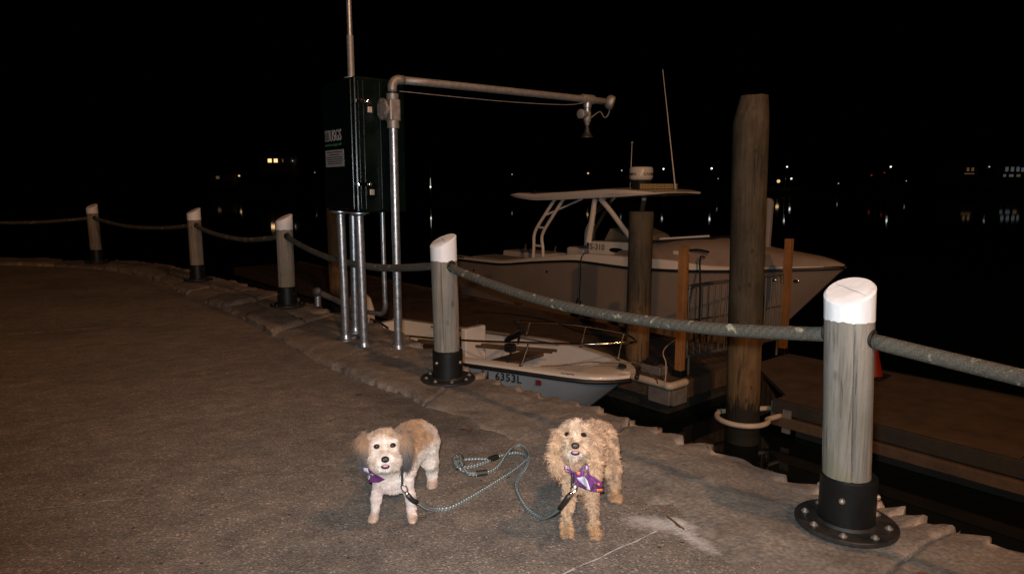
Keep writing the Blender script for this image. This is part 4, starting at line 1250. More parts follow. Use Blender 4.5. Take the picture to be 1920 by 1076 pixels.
for s in (-5.55, -5.25):
    b = smooth_tab(BB, s)
    MB().ellipsoid(WB(s - 0.12, -b * 0.93, -0.16), (0.07, 0.02, 0.03), 12, 8, (E1, N1, UP)).build('hawse_pipe', 'chrome', boat)
MB().lathe(WB(-6.2, -0.93, -0.02), [(0.02, 0), (0.02, 0.01), (0.008, 0.016)], 10, -N1).build('nav_fitting', 'chrome', boat)
br = MB().tube(cat_rom([WB(-13.8, -1.14, -0.36), WB(-13.3, -1.15, -0.37)], 4), 0.012, 6).build('stern_trim', 'chrome', boat)

pn = thing('upright_board', WB(-6.25, 0.1, 0.13), 'pale grey upright board with rounded top behind the tallest piling', 'board')
sh = [(-0.11, 0.06), (0.11, 0.06), (0.13, 0.97), (0.10, 1.02), (0.05, 1.04), (-0.05, 1.04), (-0.10, 1.02), (-0.12, 0.97)]
MB().prism([WB(-6.25 + a, 0.1, 0.10 + z) for a, z in sh], N1 * 0.09).build('board', 'panel', pn, smooth=False, bevel=0.01)
MB().box(WB(-6.32, 0.12, 0.19), (0.05, 0.05, 0.09), (E1, N1, UP)).build('foot_block', 'bumper', pn, smooth=False)
MB().box(WB(-6.20, 0.12, 0.19), (0.05, 0.05, 0.09), (E1, N1, UP)).build('foot_block', 'bumpergrey', pn, smooth=False)

fd = thing('fender_line', WB(-9.28, -1.27, -1.0), 'black fender line hanging down the side of the large boat', 'fender')
MB().tube(cat_rom([WB(-9.28, -1.08, 0.03), WB(-9.28, -1.2, 0.02), WB(-9.28, -1.265, -0.12), WB(-9.29, -1.265, -0.5), WB(-9.3, -1.275, -0.86)], 5), 0.011, 6).build('line', 'rubber', fd)
MB().lathe(WB(-9.3, -1.30, -0.86), [(0.012, 0.02), (0.03, 0), (0.055, -0.06), (0.06, -0.09), (0.06, -0.28), (0.03, -0.32)], 14).build('fender', 'rubber', fd)
bl = thing('bow_line', WB(-6.9, -1.1, 0.1), 'black bow line slanting from the large boat deck down to the dock', 'line')
MB().tube(cat_rom([WB(-6.75, -0.85, 0.14), WB(-6.73, -1.02, 0.13), WB(-6.55, -1.25, -0.3), WB(-6.3, -1.6, -1.08)], 6), 0.016, 6).build('line', 'rubber', bl)
MB().tube(cat_rom([WB(-7.1, -0.82, 0.23), WB(-6.9, -0.82, 0.25), WB(-6.7, -0.82, 0.23)], 4), 0.022, 8).build('deck_cleat', 'rubber', bl)

# ================================================================== SMALL SKIFF
ka = Vector((0.765, -0.644, 0)); km = Vector((0.644, 0.765, 0)); KT = Vector((1.35, 7.58, 0))
def K(d, y, z): return KT - ka * d + km * (y + 0.06) + Vector((0, 0, z))      # d metres behind the bow tip, y>0 towards the dock
skf = thing('skiff', K(2.2, 0, WATER), 'small white open skiff with pale blue hull and bow rail below the quay', 'boat')
KW = [(0, 0.03), (0.04, 0.16), (0.12, 0.28), (0.3, 0.45), (0.55, 0.55), (0.85, 0.64), (1.3, 0.755), (1.75, 0.83), (2.7, 0.84), (4.0, 0.78), (4.9, 0.72)]
KZ = [(0, -0.795), (0.4, -0.785), (0.8, -0.775), (1.3, -0.765), (1.75, -0.775), (2.7, -0.82), (4.9, -0.85)]
DD = [0, 0.02, 0.05, 0.1, 0.16, 0.24, 0.34, 0.46, 0.6, 0.75, 0.95, 1.2, 1.5, 1.8, 2.1, 2.4, 2.8, 3.2, 3.6, 4.0, 4.4, 4.9]
kw = lambda d: (interp(KW, d) + interp(KW, max(0, d - 0.03)) + interp(KW, d + 0.03)) / 3
kz = lambda d: interp(KZ, d)
rings = []
for d in DD:
    w = kw(d); zg = kz(d); f = max(0, 1 - d / 1.6)
    rk = lambda z: d + f * (zg - z) * 1.15
    prof = [(w, zg - 0.07), (w * (0.97 - 0.02 * f), zg - 0.2), (w * (0.90 - 0.15 * f), zg - 0.45), (w * (0.78 - 0.4 * f), zg - 0.72), (w * 0.4 * (1 - f), zg - 0.92), (0, zg - 0.98)]
    rings.append([K(rk(z), -y, z) for y, z in prof] + [K(rk(z), y, z) for y, z in prof[-2::-1]])
MB().ring_loft(rings, cap=(False, True), close=False).build('hull', 'hullblue', skf, auto=50)
for sg in (-1, 1):
    MB().tube([K(d - 0.012, sg * (kw(d) + 0.008), kz(d) - 0.055) for d in DD], 0.026, 8).build('rub_rail', 'rubber', skf, auto=180)
    rings = []
    for d in DD:
        w = kw(d); zg = kz(d); iw = max(0.0, w - 0.15)
        rings.append([K(d, sg * w, zg - 0.04), K(d, sg * (w - 0.004), zg - 0.01), K(d, sg * (w - 0.02) if w > 0.03 else 0, zg), K(d + 0.02, sg * iw, zg + 0.004)])
    MB().ring_loft(rings, cap=(False, False), close=False).build('gunwale', 'gel', skf, auto=45)
# liner: inner sides and floor; raised bow deck
rings = []
for d in [q for q in DD if q >= 0.46]:
    w = max(0.02, kw(d) - 0.15); zg = kz(d)
    fl_ = -1.22 if d > 1.7 else interp([(0.46, -0.80), (0.8, -0.90), (1.2, -1.0), (1.7, -1.16)], d)
    rings.append([K(d, -w, zg + 0.002), K(d, -w * 0.97, (zg + fl_) / 2), K(d, -w * 0.88, fl_), K(d, 0, fl_ - 0.01), K(d, w * 0.88, fl_), K(d, w * 0.97, (zg + fl_) / 2), K(d, w, zg + 0.002)])
MB().ring_loft(rings, cap=(False, False), close=False).build('liner', 'gel', skf, auto=50)
rings = []
for d in [q for q in DD if q <= 0.5]:
    w = max(0.0, kw(d) - 0.145); zg = kz(d) + 0.004
    rings.append([K(d + 0.02, -w, zg), K(d + 0.02, -w * 0.5, zg + 0.012), K(d + 0.02, 0, zg + 0.016), K(d + 0.02, w * 0.5, zg + 0.012), K(d + 0.02, w, zg)])
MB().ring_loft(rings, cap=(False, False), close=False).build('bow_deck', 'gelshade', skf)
MB().box(K(4.84, 0, -1.06), (0.05, 0.68, 0.2), (ka, km, UP)).build('transom', 'gel', skf, smooth=False, bevel=0.01)
con = MB().box(K(2.40, -0.12, -0.86), (0.05, 0.20, 0.32), (ka, km, UP)).build('console_panel', 'gel', skf, smooth=False, bevel=0.02)
MB().box(K(2.55, -0.10, -1.0), (0.14, 0.22, 0.2), (ka, km, UP)).build('console', 'gelshade', skf, smooth=False, bevel=0.03)
MB().box(K(3.3, 0, -0.98), (0.17, 0.66, 0.025), (ka, km, UP)).build('thwart', 'waler', skf, smooth=False, bevel=0.008)
MB().box(K(1.95, 0, -0.98), (0.16, 0.70, 0.025), (ka, km, UP)).build('thwart', 'waler', skf, smooth=False, bevel=0.008)
for k in range(4):
    MB().tube([K(3.0 + 0.14 * k, -0.70, -0.85), K(3.05 + 0.14 * k, -0.62, -1.18)], 0.02, 8).build('side_rib', 'gel', skf)
MB().tube([K(1.55, -0.2, -0.63), K(1.75, 0.1, -0.52), K(1.9, 0.15, -0.45)], 0.016, 8).build('tiller_bar', 'rubber', skf)
MB().lathe(K(1.72, -0.02, -0.58), [(0.17, 0), (0.175, 0.01), (0.17, 0.02), (0.15, 0.02), (0.15, 0)], 22, (ka * -0.6 + UP * 0.8)).build('steering_wheel', 'rubber', skf)
MB().box(K(1.55, -0.35, -0.66), (0.06, 0.05, 0.05), (ka, km, UP)).build('throttle_box', 'rubber', skf, smooth=False, bevel=0.01)
MB().tube([K(1.5, -0.37, -0.62), K(1.40, -0.5, -0.64), K(1.35, -0.66, -0.80)], 0.011, 6).build('throttle_lever', 'rubber', skf)
# bow rail with stanchions
def rl_pt(d, sg, z): return K(d, sg * (kw(max(d, 0)) - 0.09), z)
left = [(3.1, -0.66), (2.4, -0.60), (1.7, -0.53), (1.2, -0.485), (0.8, -0.455), (0.4, -0.43), (0.12, -0.415)]
near = [rl_pt(d, -1, z) for d, z in left]
far = [rl_pt(d, 1, z) for d, z in left[1:]][::-1]
MB().tube(cat_rom(near + [K(-0.02, 0, -0.41)] + far, 5), 0.0125, 10).build('bow_rail', 'chrome', skf, auto=180)
for sg in (-1, 1):
    for d, z in ((3.1, -0.66), (2.1, -0.565), (1.05, -0.47), (0.35, -0.425)):
        if sg == -1 and d == 0.35: continue
        q = rl_pt(d, sg, z); b_ = K(d + 0.10, sg * (kw(d) - 0.06), kz(d))
        s_ = MB().cone(b_, q, 0.010, 0.010, 8).build('stanchion', 'chrome', skf)
        MB().lathe(b_, [(0.028, 0), (0.028, 0.006), (0.014, 0.014)], 12).build('stanchion_foot', 'rubber', s_)
MB().box(K(0.14, 0.0, -0.725), (0.045, 0.03, 0.022), (ka, km, UP)).build('bow_bit', 'rubber', skf, smooth=False, bevel=0.01)
MB().tube(cat_rom([K(0.18, 0.02, -0.70), K(0.35, 0.0, -0.725), K(0.55, -0.05, -0.73), K(0.75, -0.3, -0.75), K(0.95, -0.52, -0.755)], 5), 0.008, 6).build('painter', 'castgrey', skf)
MB().tube(cat_rom([K(0.14, 0.0, -0.69), K(0.05, 0.2, -0.72), K(-0.02, 0.5, -0.95), K(0.1, 0.8, -1.1)], 5), 0.008, 6).build('mooring_tail', 'castgrey', skf)
# registration on the near bow side
dA, dB = 1.64, 1.0
pA = K(dA, -(kw(dA) + 0.004), kz(dA) - 0.155); pB = K(dB, -(kw(dB) + 0.004), kz(dB) - 0.155)
tdir = (pB - pA).normalized()
def reg(co):
    d = dA - co.x
    w = kw(d) * 0.972; zg = kz(d)
    p = K(d, -w, zg - 0.185) + UP * co.y
    o = (-km * 0.95 + ka * 0.3).normalized()
    return p + o * (0.016 + co.z - 0.02 * (0.05 - co.y))
put_text('registration_letters', 'RI', 0.128, pA, tdir, UP, 'text', skf, 0.002, 0.002, 1.15, fn=reg)
put_text('registration_number', '6353L', 0.128, pA, tdir, UP, 'text', skf, 0.002, 0.002, 1.12, fn=lambda co: reg(co + Vector((0.205, 0, 0))))
MB().prism([reg(Vector((x, y, 0.003))) for x, y in ((0.73, 0.01), (0.80, 0.01), (0.80, 0.075), (0.73, 0.075))], -km * 0.003).build('sticker', 'sticker', skf, smooth=False)
MB().tube([K(0.62 - 0.009 * k, -(kw(0.62 - 0.009 * k) - 0.02), kz(0.5) + 0.006 + 0.0) + km * (0.016 * math.sin(k * 1.1)) for k in range(18)], 0.004, 5).build('script_mark', 'text', skf)
for a_, b_ in ((-0.34, 0.12), (-0.22, 0.22)):
    MB().tube([K(3.4, a_, -0.86), K(2.3, (a_ + b_) / 2, -0.80), K(1.25, b_, -0.755)], 0.020, 8).build('oar', 'waler', skf)
MB().tube(cat_rom([K(3.9, 0.5, -0.84), K(3.0, 0.62, -0.82), K(2.2, 0.66, -0.80), K(1.5, 0.62, -0.785)], 5), 0.013, 6).build('coiled_line', 'castgrey', skf)
# outboard, tilted
ob = K(5.10, 0.05, -0.66)
ox = (ka * 0.75 + UP * 0.35).normalized(); oz = (UP * 0.9 - ka * 0.4).normalized()
rings = []
for u_, wx, wy in ((-0.26, 0.12, 0.10), (-0.22, 0.2, 0.15), (-0.05, 0.24, 0.17), (0.12, 0.24, 0.165), (0.22, 0.19, 0.13), (0.27, 0.10, 0.07)):
    rings.append([ob + oz * u_ + ox * (wx * math.copysign(abs(math.cos(a)) ** 0.6, math.cos(a))) + km * (wy * math.copysign(abs(math.sin(a)) ** 0.6, math.sin(a))) for a in [2 * math.pi * k / 20 for k in range(20)]])
mo = MB().ring_loft(rings).build('outboard_cowl', 'gel', skf, auto=50)
MB().cone(ob - oz * 0.24, ob - oz * 0.75 - ka * 0.1, 0.09, 0.06, 12).build('outboard_leg', 'panel', mo)
MB().tube([ob + ka * 0.15 - UP * 0.1, ob + ka * 0.45 - UP * 0.12, ob + ka * 0.7 - UP * 0.2], 0.018, 8).build('steering_arm', 'rubber', mo)

# ================================================================== DOGS
def surface_nets(Fv, lo, h):
    ins = Fv < 0
    nx, ny, nz = Fv.shape
    c = np.zeros((nx - 1, ny - 1, nz - 1), np.int32)
    for a in (0, 1):
        for b in (0, 1):
            for d in (0, 1):
                c += ins[a:nx - 1 + a, b:ny - 1 + b, d:nz - 1 + d]
    act = (c > 0) & (c < 8)
    I = np.argwhere(act)
    idx = -np.ones(act.shape, np.int64); idx[act] = np.arange(len(I))
    acc = np.zeros((len(I), 3)); cnt = np.zeros(len(I))
    off = [(a, b, d) for a in (0, 1) for b in (0, 1) for d in (0, 1)]
    for p in off:
        for ax in range(3):
            if p[ax] == 1: continue
            q = list(p); q[ax] = 1
            f0 = Fv[I[:, 0] + p[0], I[:, 1] + p[1], I[:, 2] + p[2]]
            f1 = Fv[I[:, 0] + q[0], I[:, 1] + q[1], I[:, 2] + q[2]]
            m_ = (f0 < 0) != (f1 < 0)
            t = np.where(m_, f0 / np.where(f0 - f1 == 0, 1, f0 - f1), 0)
            pos = np.tile(np.array(p, float), (len(I), 1)); pos[:, ax] += t
            acc[m_] += pos[m_]; cnt[m_] += 1
    V = (I + acc / cnt[:, None]) * h + lo
    quads = []
    for ax in range(3):
        o1, o2 = (ax + 1) % 3, (ax + 2) % 3
        s0 = [slice(None)] * 3; s1 = [slice(None)] * 3
        s0[ax] = slice(0, -1); s1[ax] = slice(1, None)
        a = ins[tuple(s0)]; b = ins[tuple(s1)]
        E_ = np.argwhere(a != b)
        E_ = E_[(E_[:, o1] > 0) & (E_[:, o2] > 0) & (E_[:, o1] < Fv.shape[o1] - 1) & (E_[:, o2] < Fv.shape[o2] - 1)]
        flip = a[tuple(E_.T)]
        cs = []
        for d1, d2 in ((-1, -1), (0, -1), (0, 0), (-1, 0)):
            q = E_.copy(); q[:, o1] += d1; q[:, o2] += d2
            cs.append(idx[tuple(q.T)])
        Q = np.stack(cs, 1)
        Q[~flip] = Q[~flip][:, ::-1]
        quads.append(Q)
    return V, np.concatenate(quads)

def smin(a, b, k):
    hh = np.clip(0.5 + 0.5 * (b - a) / k, 0, 1)
    return b * (1 - hh) + a * hh - k * hh * (1 - hh)

class Dog:
    def __init__(s, nose, fwd):
        s.nose = np.array(nose, float)
        s.d = np.array(fwd, float) / np.linalg.norm(fwd)
        s.r = np.cross([0, 0, 1], s.d); s.r /= np.linalg.norm(s.r)
        s.u = np.cross(s.d, s.r)
        s.pr = []
    def face(s, x, y, z=0.0):
        return s.nose + s.r * x + s.u * y + s.d * z
    def ell(s, c, rad, axes=None, k=0.03, tag_=''):
        s.pr.append(('e', np.array(c, float), np.array(rad, float), np.array(axes) if axes is not None else np.eye(3), k, tag_))
    def cap(s, a, b, ra, rb, k=0.02, tag_=''):
        s.pr.append(('c', np.array(a, float), np.array(b, float), (ra, rb), k, tag_))
    def one(s, q, p):
        if q[0] == 'e':
            l = (p - q[1]) @ q[3].T
            k0 = np.linalg.norm(l / q[2], axis=-1); k1 = np.linalg.norm(l / (q[2] ** 2), axis=-1)
            return k0 * (k0 - 1) / np.maximum(k1, 1e-6)
        ab = q[2] - q[1]; t = np.clip(((p - q[1]) @ ab) / (ab @ ab), 0, 1)
        return np.linalg.norm(p - q[1] - t[..., None] * ab, axis=-1) - (q[3][0] * (1 - t) + q[3][1] * t)
    def sdf(s, p):
        v = None
        for q in s.pr:
            w = s.one(q, p)
            v = w if v is None else smin(v, w, q[4])
        return v
    def region(s, p):
        """name index of the nearest primitive"""
        D = np.stack([s.one(q, p) for q in s.pr], -1)
        return np.argmin(D, -1)
    def grad(s, p, e=0.002):
        g = np.stack([s.sdf(p + e * np.eye(3)[i]) - s.sdf(p - e * np.eye(3)[i]) for i in range(3)], -1)
        return g / np.maximum(np.linalg.norm(g, axis=-1, keepdims=True), 1e-9)
    def march(s, x, y, off=0.0, z0=0.12, zmax=0.45):
        """walk from in front of the face plane inwards to the skin"""
        z = z0
        for _ in range(60):
            v = float(s.sdf(s.face(x, y, z)[None])[0]) - off
            if v < 0.0008: break
            z -= v * 0.8
            if z < -zmax: break
        return s.face(x, y, z)

def coat_attr(me, cols):
    a = me.color_attributes.new('coat', 'FLOAT_COLOR', 'POINT')
    buf = np.ones((len(cols), 4), np.float32); buf[:, :3] = cols
    a.data.foreach_set('color', buf.ravel())

def build_dog(dog, name, label, cat, res, nfur, lenf, colf, avoid, curl, lift):
    P = []
    for q in dog.pr:
        if q[0] == 'e':
            P += [q[1] - q[2].max(), q[1] + q[2].max()]
        else:
            P += [q[1] - max(q[3]), q[1] + max(q[3]), q[2] - max(q[3]), q[2] + max(q[3])]
    lo = np.min(P, 0) - 0.02; hi = np.max(P, 0) + 0.02
    n = np.ceil((hi - lo) / res).astype(int) + 1
    X = np.stack(np.meshgrid(*[lo[i] + np.arange(n[i]) * res for i in range(3)], indexing='ij'), -1)
    Fv = dog.sdf(X.reshape(-1, 3)).reshape(n)
    V, Q = surface_nets(Fv, lo, res)
    V[:, 2] = np.maximum(V[:, 2], 0.002)
    me = bpy.data.meshes.new(name)
    me.from_pydata(V.tolist(), [], Q.tolist())
    root = link(name, me, 'fur', None, auto=180)
    coat_attr(me, colf(V, dog.region(V), dog.grad(V)) * 0.85)
    tag(root, label, cat)
    # coat of single strands
    T = np.concatenate([Q[:, [0, 1, 2]], Q[:, [0, 2, 3]]])
    A_, B_, C_ = V[T[:, 0]], V[T[:, 1]], V[T[:, 2]]
    ar = np.linalg.norm(np.cross(B_ - A_, C_ - A_), axis=1)
    pick = rng.choice(len(T), nfur, p=ar / ar.sum())
    uu = rng.random((nfur, 2)); sw = uu.sum(1) > 1; uu[sw] = 1 - uu[sw]
    p = A_[pick] + uu[:, :1] * (B_ - A_)[pick] + uu[:, 1:] * (C_ - A_)[pick]
    for c_, r_ in avoid:
        keep = np.linalg.norm(p - np.array(c_), axis=1) > r_
        p = p[keep]
    nrm = dog.grad(p); reg = dog.region(p)
    N_ = len(p)
    names = np.array([q[5] for q in dog.pr])[reg]
    down = np.array([0, 0, -1.0])
    flow = np.tile(down, (N_, 1)) * 0.7 + np.array([0.12, 0.8, 0])
    hd = np.isin(names, ['skull', 'muzzle', 'cheek'])
    flow[hd] = (p[hd] - dog.nose) / np.linalg.norm(p[hd] - dog.nose, axis=1, keepdims=True) + 0.55 * down
    legs_ = np.isin(names, ['leg', 'paw', 'ear'])
    flow[legs_] = down
    calm = np.where(names == 'ear', 1.0 if curl else 0.35, 1.0)[:, None]
    # clumps: a smooth vector field swings neighbouring hairs the same way
    cl = np.zeros((N_, 3))
    for kx in range(10):
        kv = rng.normal(size=3) * (70 if curl else 60); ph = rng.random() * 6.28
        cl += np.sin(p @ kv + ph)[:, None] * rng.normal(size=3) * 0.33
    cl2 = np.zeros((N_, 3))
    for kx in range(12):
        kv = rng.normal(size=3) * (210 if curl else 170); ph = rng.random() * 6.28
        cl2 += np.sin(p @ kv + ph + 1.5 * cl[:, 0])[:, None] * rng.normal(size=3) * 0.30
    flow = flow + cl2 * (0.5 if curl else 0.35) * calm
    flow = flow + cl * (0.95 if curl else 0.5) * calm + rng.normal(size=(N_, 3)) * 0.22
    tang = flow - nrm * (flow * nrm).sum(1, keepdims=True)
    tang /= np.maximum(np.linalg.norm(tang, axis=1, keepdims=True), 1e-6)
    Lh = lenf(p, names) * rng.uniform(0.65, 1.2, N_)
    Lh = Lh * np.clip(1 + 0.3 * cl[:, 1] + 0.3 * cl2[:, 1], 0.45, 1.7)
    lf = np.where(legs_, lift * (0.8 if curl else 0.42), np.where(hd, lift * 0.75, lift)) * rng.uniform(0.5, 1.4, N_)
    side = np.cross(nrm, tang)
    S = 3 if not curl else 4
    pts = [p - nrm * 0.001]
    ph = rng.random(N_) * 6.28
    for k in range(1, S + 1):
        t = k / S
        q = p + tang * (Lh * t * 0.9)[:, None] + nrm * (Lh * lf * np.sin(t * 2.2))[:, None] + down * (Lh * 0.25 * t * t)[:, None]
        if curl:
            amp = curl * Lh * t
            q = q + side * (amp * np.sin(ph + t * 5.5))[:, None] + nrm * (amp * 0.7 * np.cos(ph + t * 5.5))[:, None]
        q[:, 2] = np.maximum(q[:, 2], 0.003)
        pts.append(q)
    ok_ = np.ones(N_, bool)
    for c_, r_ in avoid:
        for q in pts[1:]:
            ok_ &= np.linalg.norm(q - np.array(c_) - dog.d * 0.004, axis=1) > r_ * 1.02
    pts = [q[ok_] for q in pts]; p = p[ok_]; nrm = nrm[ok_]; reg = reg[ok_]; side = side[ok_]; cl = cl[ok_]; cl2 = cl2[ok_]; N_ = len(p)
    w0 = (0.0010 if not curl else 0.00115) * rng.uniform(0.7, 1.3, N_)
    VV = np.empty((N_, 2 * (S + 1), 3))
    for k in range(S + 1):
        w = (w0 * (1 - 0.75 * k / S))[:, None]
        VV[:, 2 * k] = pts[k] - side * w; VV[:, 2 * k + 1] = pts[k] + side * w
    base = (np.arange(N_) * 2 * (S + 1))[:, None]
    QQ = np.concatenate([base + np.array([2 * k, 2 * k + 1, 2 * k + 3, 2 * k + 2]) for k in range(S)])
    cc = colf(p, reg, nrm) * rng.uniform(0.62, 1.22, (N_, 1)) * np.clip(1 + 0.14 * cl[:, :1] + (0.30 if curl else 0.17) * cl2[:, 1:2], 0.45, 1.6)
    # tip colour follows the place where the tip ends
    ctip = colf(pts[-1], reg, nrm) * rng.uniform(0.85, 1.25, (N_, 1)) * np.clip(1 + (0.24 if curl else 0.14) * cl2[:, 1:2], 0.5, 1.5)
    CC = np.empty((N_, 2 * (S + 1), 3))
    for k in range(S + 1):
        t = k / S
        CC[:, 2 * k] = CC[:, 2 * k + 1] = cc * (1 - t) + ctip * t
    fm = bpy.data.meshes.new('fur')
    fm.vertices.add(VV.shape[0] * VV.shape[1]); fm.vertices.foreach_set('co', VV.reshape(-1))
    nq = len(QQ)
    fm.loops.add(nq * 4); fm.loops.foreach_set('vertex_index', QQ.reshape(-1).astype(np.int32))
    fm.polygons.add(nq); fm.polygons.foreach_set('loop_start', (np.arange(nq) * 4).astype(np.int32))
    fm.update(calc_edges=True)
    coat_attr(fm, np.clip(CC.reshape(-1, 3), 0, 0.95))
    fo = link('fur', fm, 'fur', root, auto=180); fo['kind'] = 'stuff'
    return root

def sstep(a, b, x):
    t = np.clip((x - a) / (b - a), 0, 1); return t * t * (3 - 2 * t)
def mixa(a, b, t):
    return a * (1 - t)[:, None] + b * t[:, None]

def dog_face(dog, root, eye_x, eye_y, mouth_y, nose_mat, eye_r):
    d, r, u = Vector(dog.d), Vector(dog.r), Vector(dog.u)
    for sx in (-1, 1):
        p = Vector(dog.march(sx * eye_x, eye_y)) + d * 0.001
        e = MB().ellipsoid(p, (eye_r, eye_r * 0.82, eye_r * 0.8), 16, 10, (r, u, d)).build('eye', 'eye', root)
        MB().ellipsoid(p - d * 0.002, (eye_r * 1.28, eye_r * 0.92, eye_r * 0.7), 16, 10, (r, u, d)).build('eye_rim', 'lip', root)
    p = Vector(dog.march(0, 0)) + d * 0.004
    ns = MB().ellipsoid(p, (0.0155, 0.0125, 0.011), 18, 12, (r, u, d)).build('nose', nose_mat, root)
    for sx in (-1, 1):
        MB().ellipsoid(p + r * 0.0075 * sx - u * 0.003 + d * 0.0085, (0.0032, 0.0026, 0.002), 8, 6, (r, u, d)).build('nostril', 'lip', ns)
    # mouth: dark open lower lip with the tongue resting in it
    pm = Vector(dog.march(0, mouth_y))
    MB().ellipsoid(pm + u * 0.011 + d * 0.002, (0.0022, 0.007, 0.004), 8, 6, (r, u, d)).build('lip_cleft', 'lip', root)
    mo_ = MB().ellipsoid(pm + d * 0.001, (0.0165, 0.0085, 0.008), 18, 10, (r, u, d)).build('mouth', 'lip', root)
    MB().ellipsoid(pm + d * 0.0055 + u * 0.0030, (0.0122, 0.0048, 0.0055), 16, 10, (r, u, (d - u * 0.3).normalized())).build('tongue', 'tongue', mo_)

def drape(dog, outline, off, name, mat, parent, step=0.006, z0=0.02, thick=0.002):
    """cloth cut to an outline in the face plane and laid on the coat"""
    poly = [Vector((a, b)) for a, b in outline]
    bm = bmesh.new()
    vs = [bm.verts.new((q.x, q.y, 0)) for q in poly]
    bm.faces.new(vs)
    x0, x1 = min(q.x for q in poly), max(q.x for q in poly); y0, y1 = min(q.y for q in poly), max(q.y for q in poly)
    for ax, a, b in ((0, x0, x1), (1, y0, y1)):
        k = a + step
        while k < b:
            no = Vector((1, 0, 0)) if ax == 0 else Vector((0, 1, 0))
            bmesh.ops.bisect_plane(bm, geom=bm.verts[:] + bm.edges[:] + bm.faces[:], plane_co=no * k, plane_no=no)
            k += step
    for v in bm.verts:
        x, y = v.co.x, v.co.y
        v.co = Vector(dog.march(x, y, off + 0.003 * math.sin(x * 90 + y * 60), z0))
    me = bpy.data.meshes.new(name); bm.to_mesh(me); bm.free()
    o = link(name, me, mat, parent, auto=180)
    if thick:
        md = o.modifiers.new('cloth', 'SOLIDIFY'); md.thickness = thick; md.offset = 1
    return o

# ---- dog one: cream and tan, drop ears with dark tips
D1 = Dog((-0.481, 2.465, 0.324), (0.178, -0.91, 0.372))
fa = np.array([D1.r, D1.u, D1.d])
D1.ell(D1.face(-0.002, 0.052, -0.088), (0.064, 0.066, 0.066), fa, 0.02, 'skull')
D1.ell(D1.face(0, -0.008, -0.052), (0.056, 0.036, 0.042), fa, 0.03, 'cheek')
D1.ell(D1.face(0, -0.004, -0.024), (0.034, 0.029, 0.030), fa, 0.02, 'muzzle')
D1.ell(D1.face(0, -0.030, -0.030), (0.024, 0.012, 0.022), fa, 0.012, 'muzzle')
D1.ell(D1.face(-0.079, 0.046, -0.092), (0.019, 0.066, 0.044), fa, 0.03, 'ear')
D1.ell(D1.face(0.081, 0.040, -0.092), (0.019, 0.068, 0.044), fa, 0.03, 'ear')
D1.cap((-0.497, 2.575, 0.285), (-0.487, 2.665, 0.225), 0.052, 0.070, 0.035, 'neck')
D1.ell((-0.485, 2.655, 0.185), (0.074, 0.075, 0.072), None, 0.03, 'chest')
D1.cap((-0.483, 2.69, 0.207), (-0.432, 2.925, 0.232), 0.074, 0.078, 0.04, 'body')
for sx, px, top in ((-1, -0.560, -0.532), (1, -0.408, -0.438)):
    D1.cap((top, 2.645, 0.170), (px - 0.006 * sx, 2.632, 0.090), 0.030, 0.0195, 0.025, 'leg')
    D1.cap((px - 0.006 * sx, 2.632, 0.090), (px, 2.622, 0.028), 0.0195, 0.0165, 0.010, 'leg')
    for q_ in (-1, 0, 1):
        D1.ell((px + 0.009 * q_ + 0.004 * sx, 2.598 + 0.004 * abs(q_), 0.0125), (0.0085, 0.019, 0.0115), None, 0.006, 'paw')
    D1.ell((px + 0.002 * sx, 2.614, 0.016), (0.018, 0.020, 0.0155), None, 0.008, 'paw')
for hx, px in ((-0.368, -0.362), (-0.475, -0.470)):
    D1.cap((hx - 0.012, 2.935, 0.205), (hx + 0.002, 2.915, 0.125), 0.050, 0.027, 0.07, 'leg')
    D1.cap((hx + 0.002, 2.918, 0.125), (px, 2.942, 0.075), 0.027, 0.023, 0.04, 'leg')
    D1.cap((px, 2.942, 0.075), (px, 2.935, 0.022), 0.023, 0.021, 0.02, 'leg')
    D1.ell((px, 2.915, 0.017), (0.023, 0.030, 0.0165), None, 0.014, 'paw')
D1.cap((-0.415, 2.99, 0.255), (-0.40, 3.06, 0.21), 0.022, 0.014, 0.02, 'body')

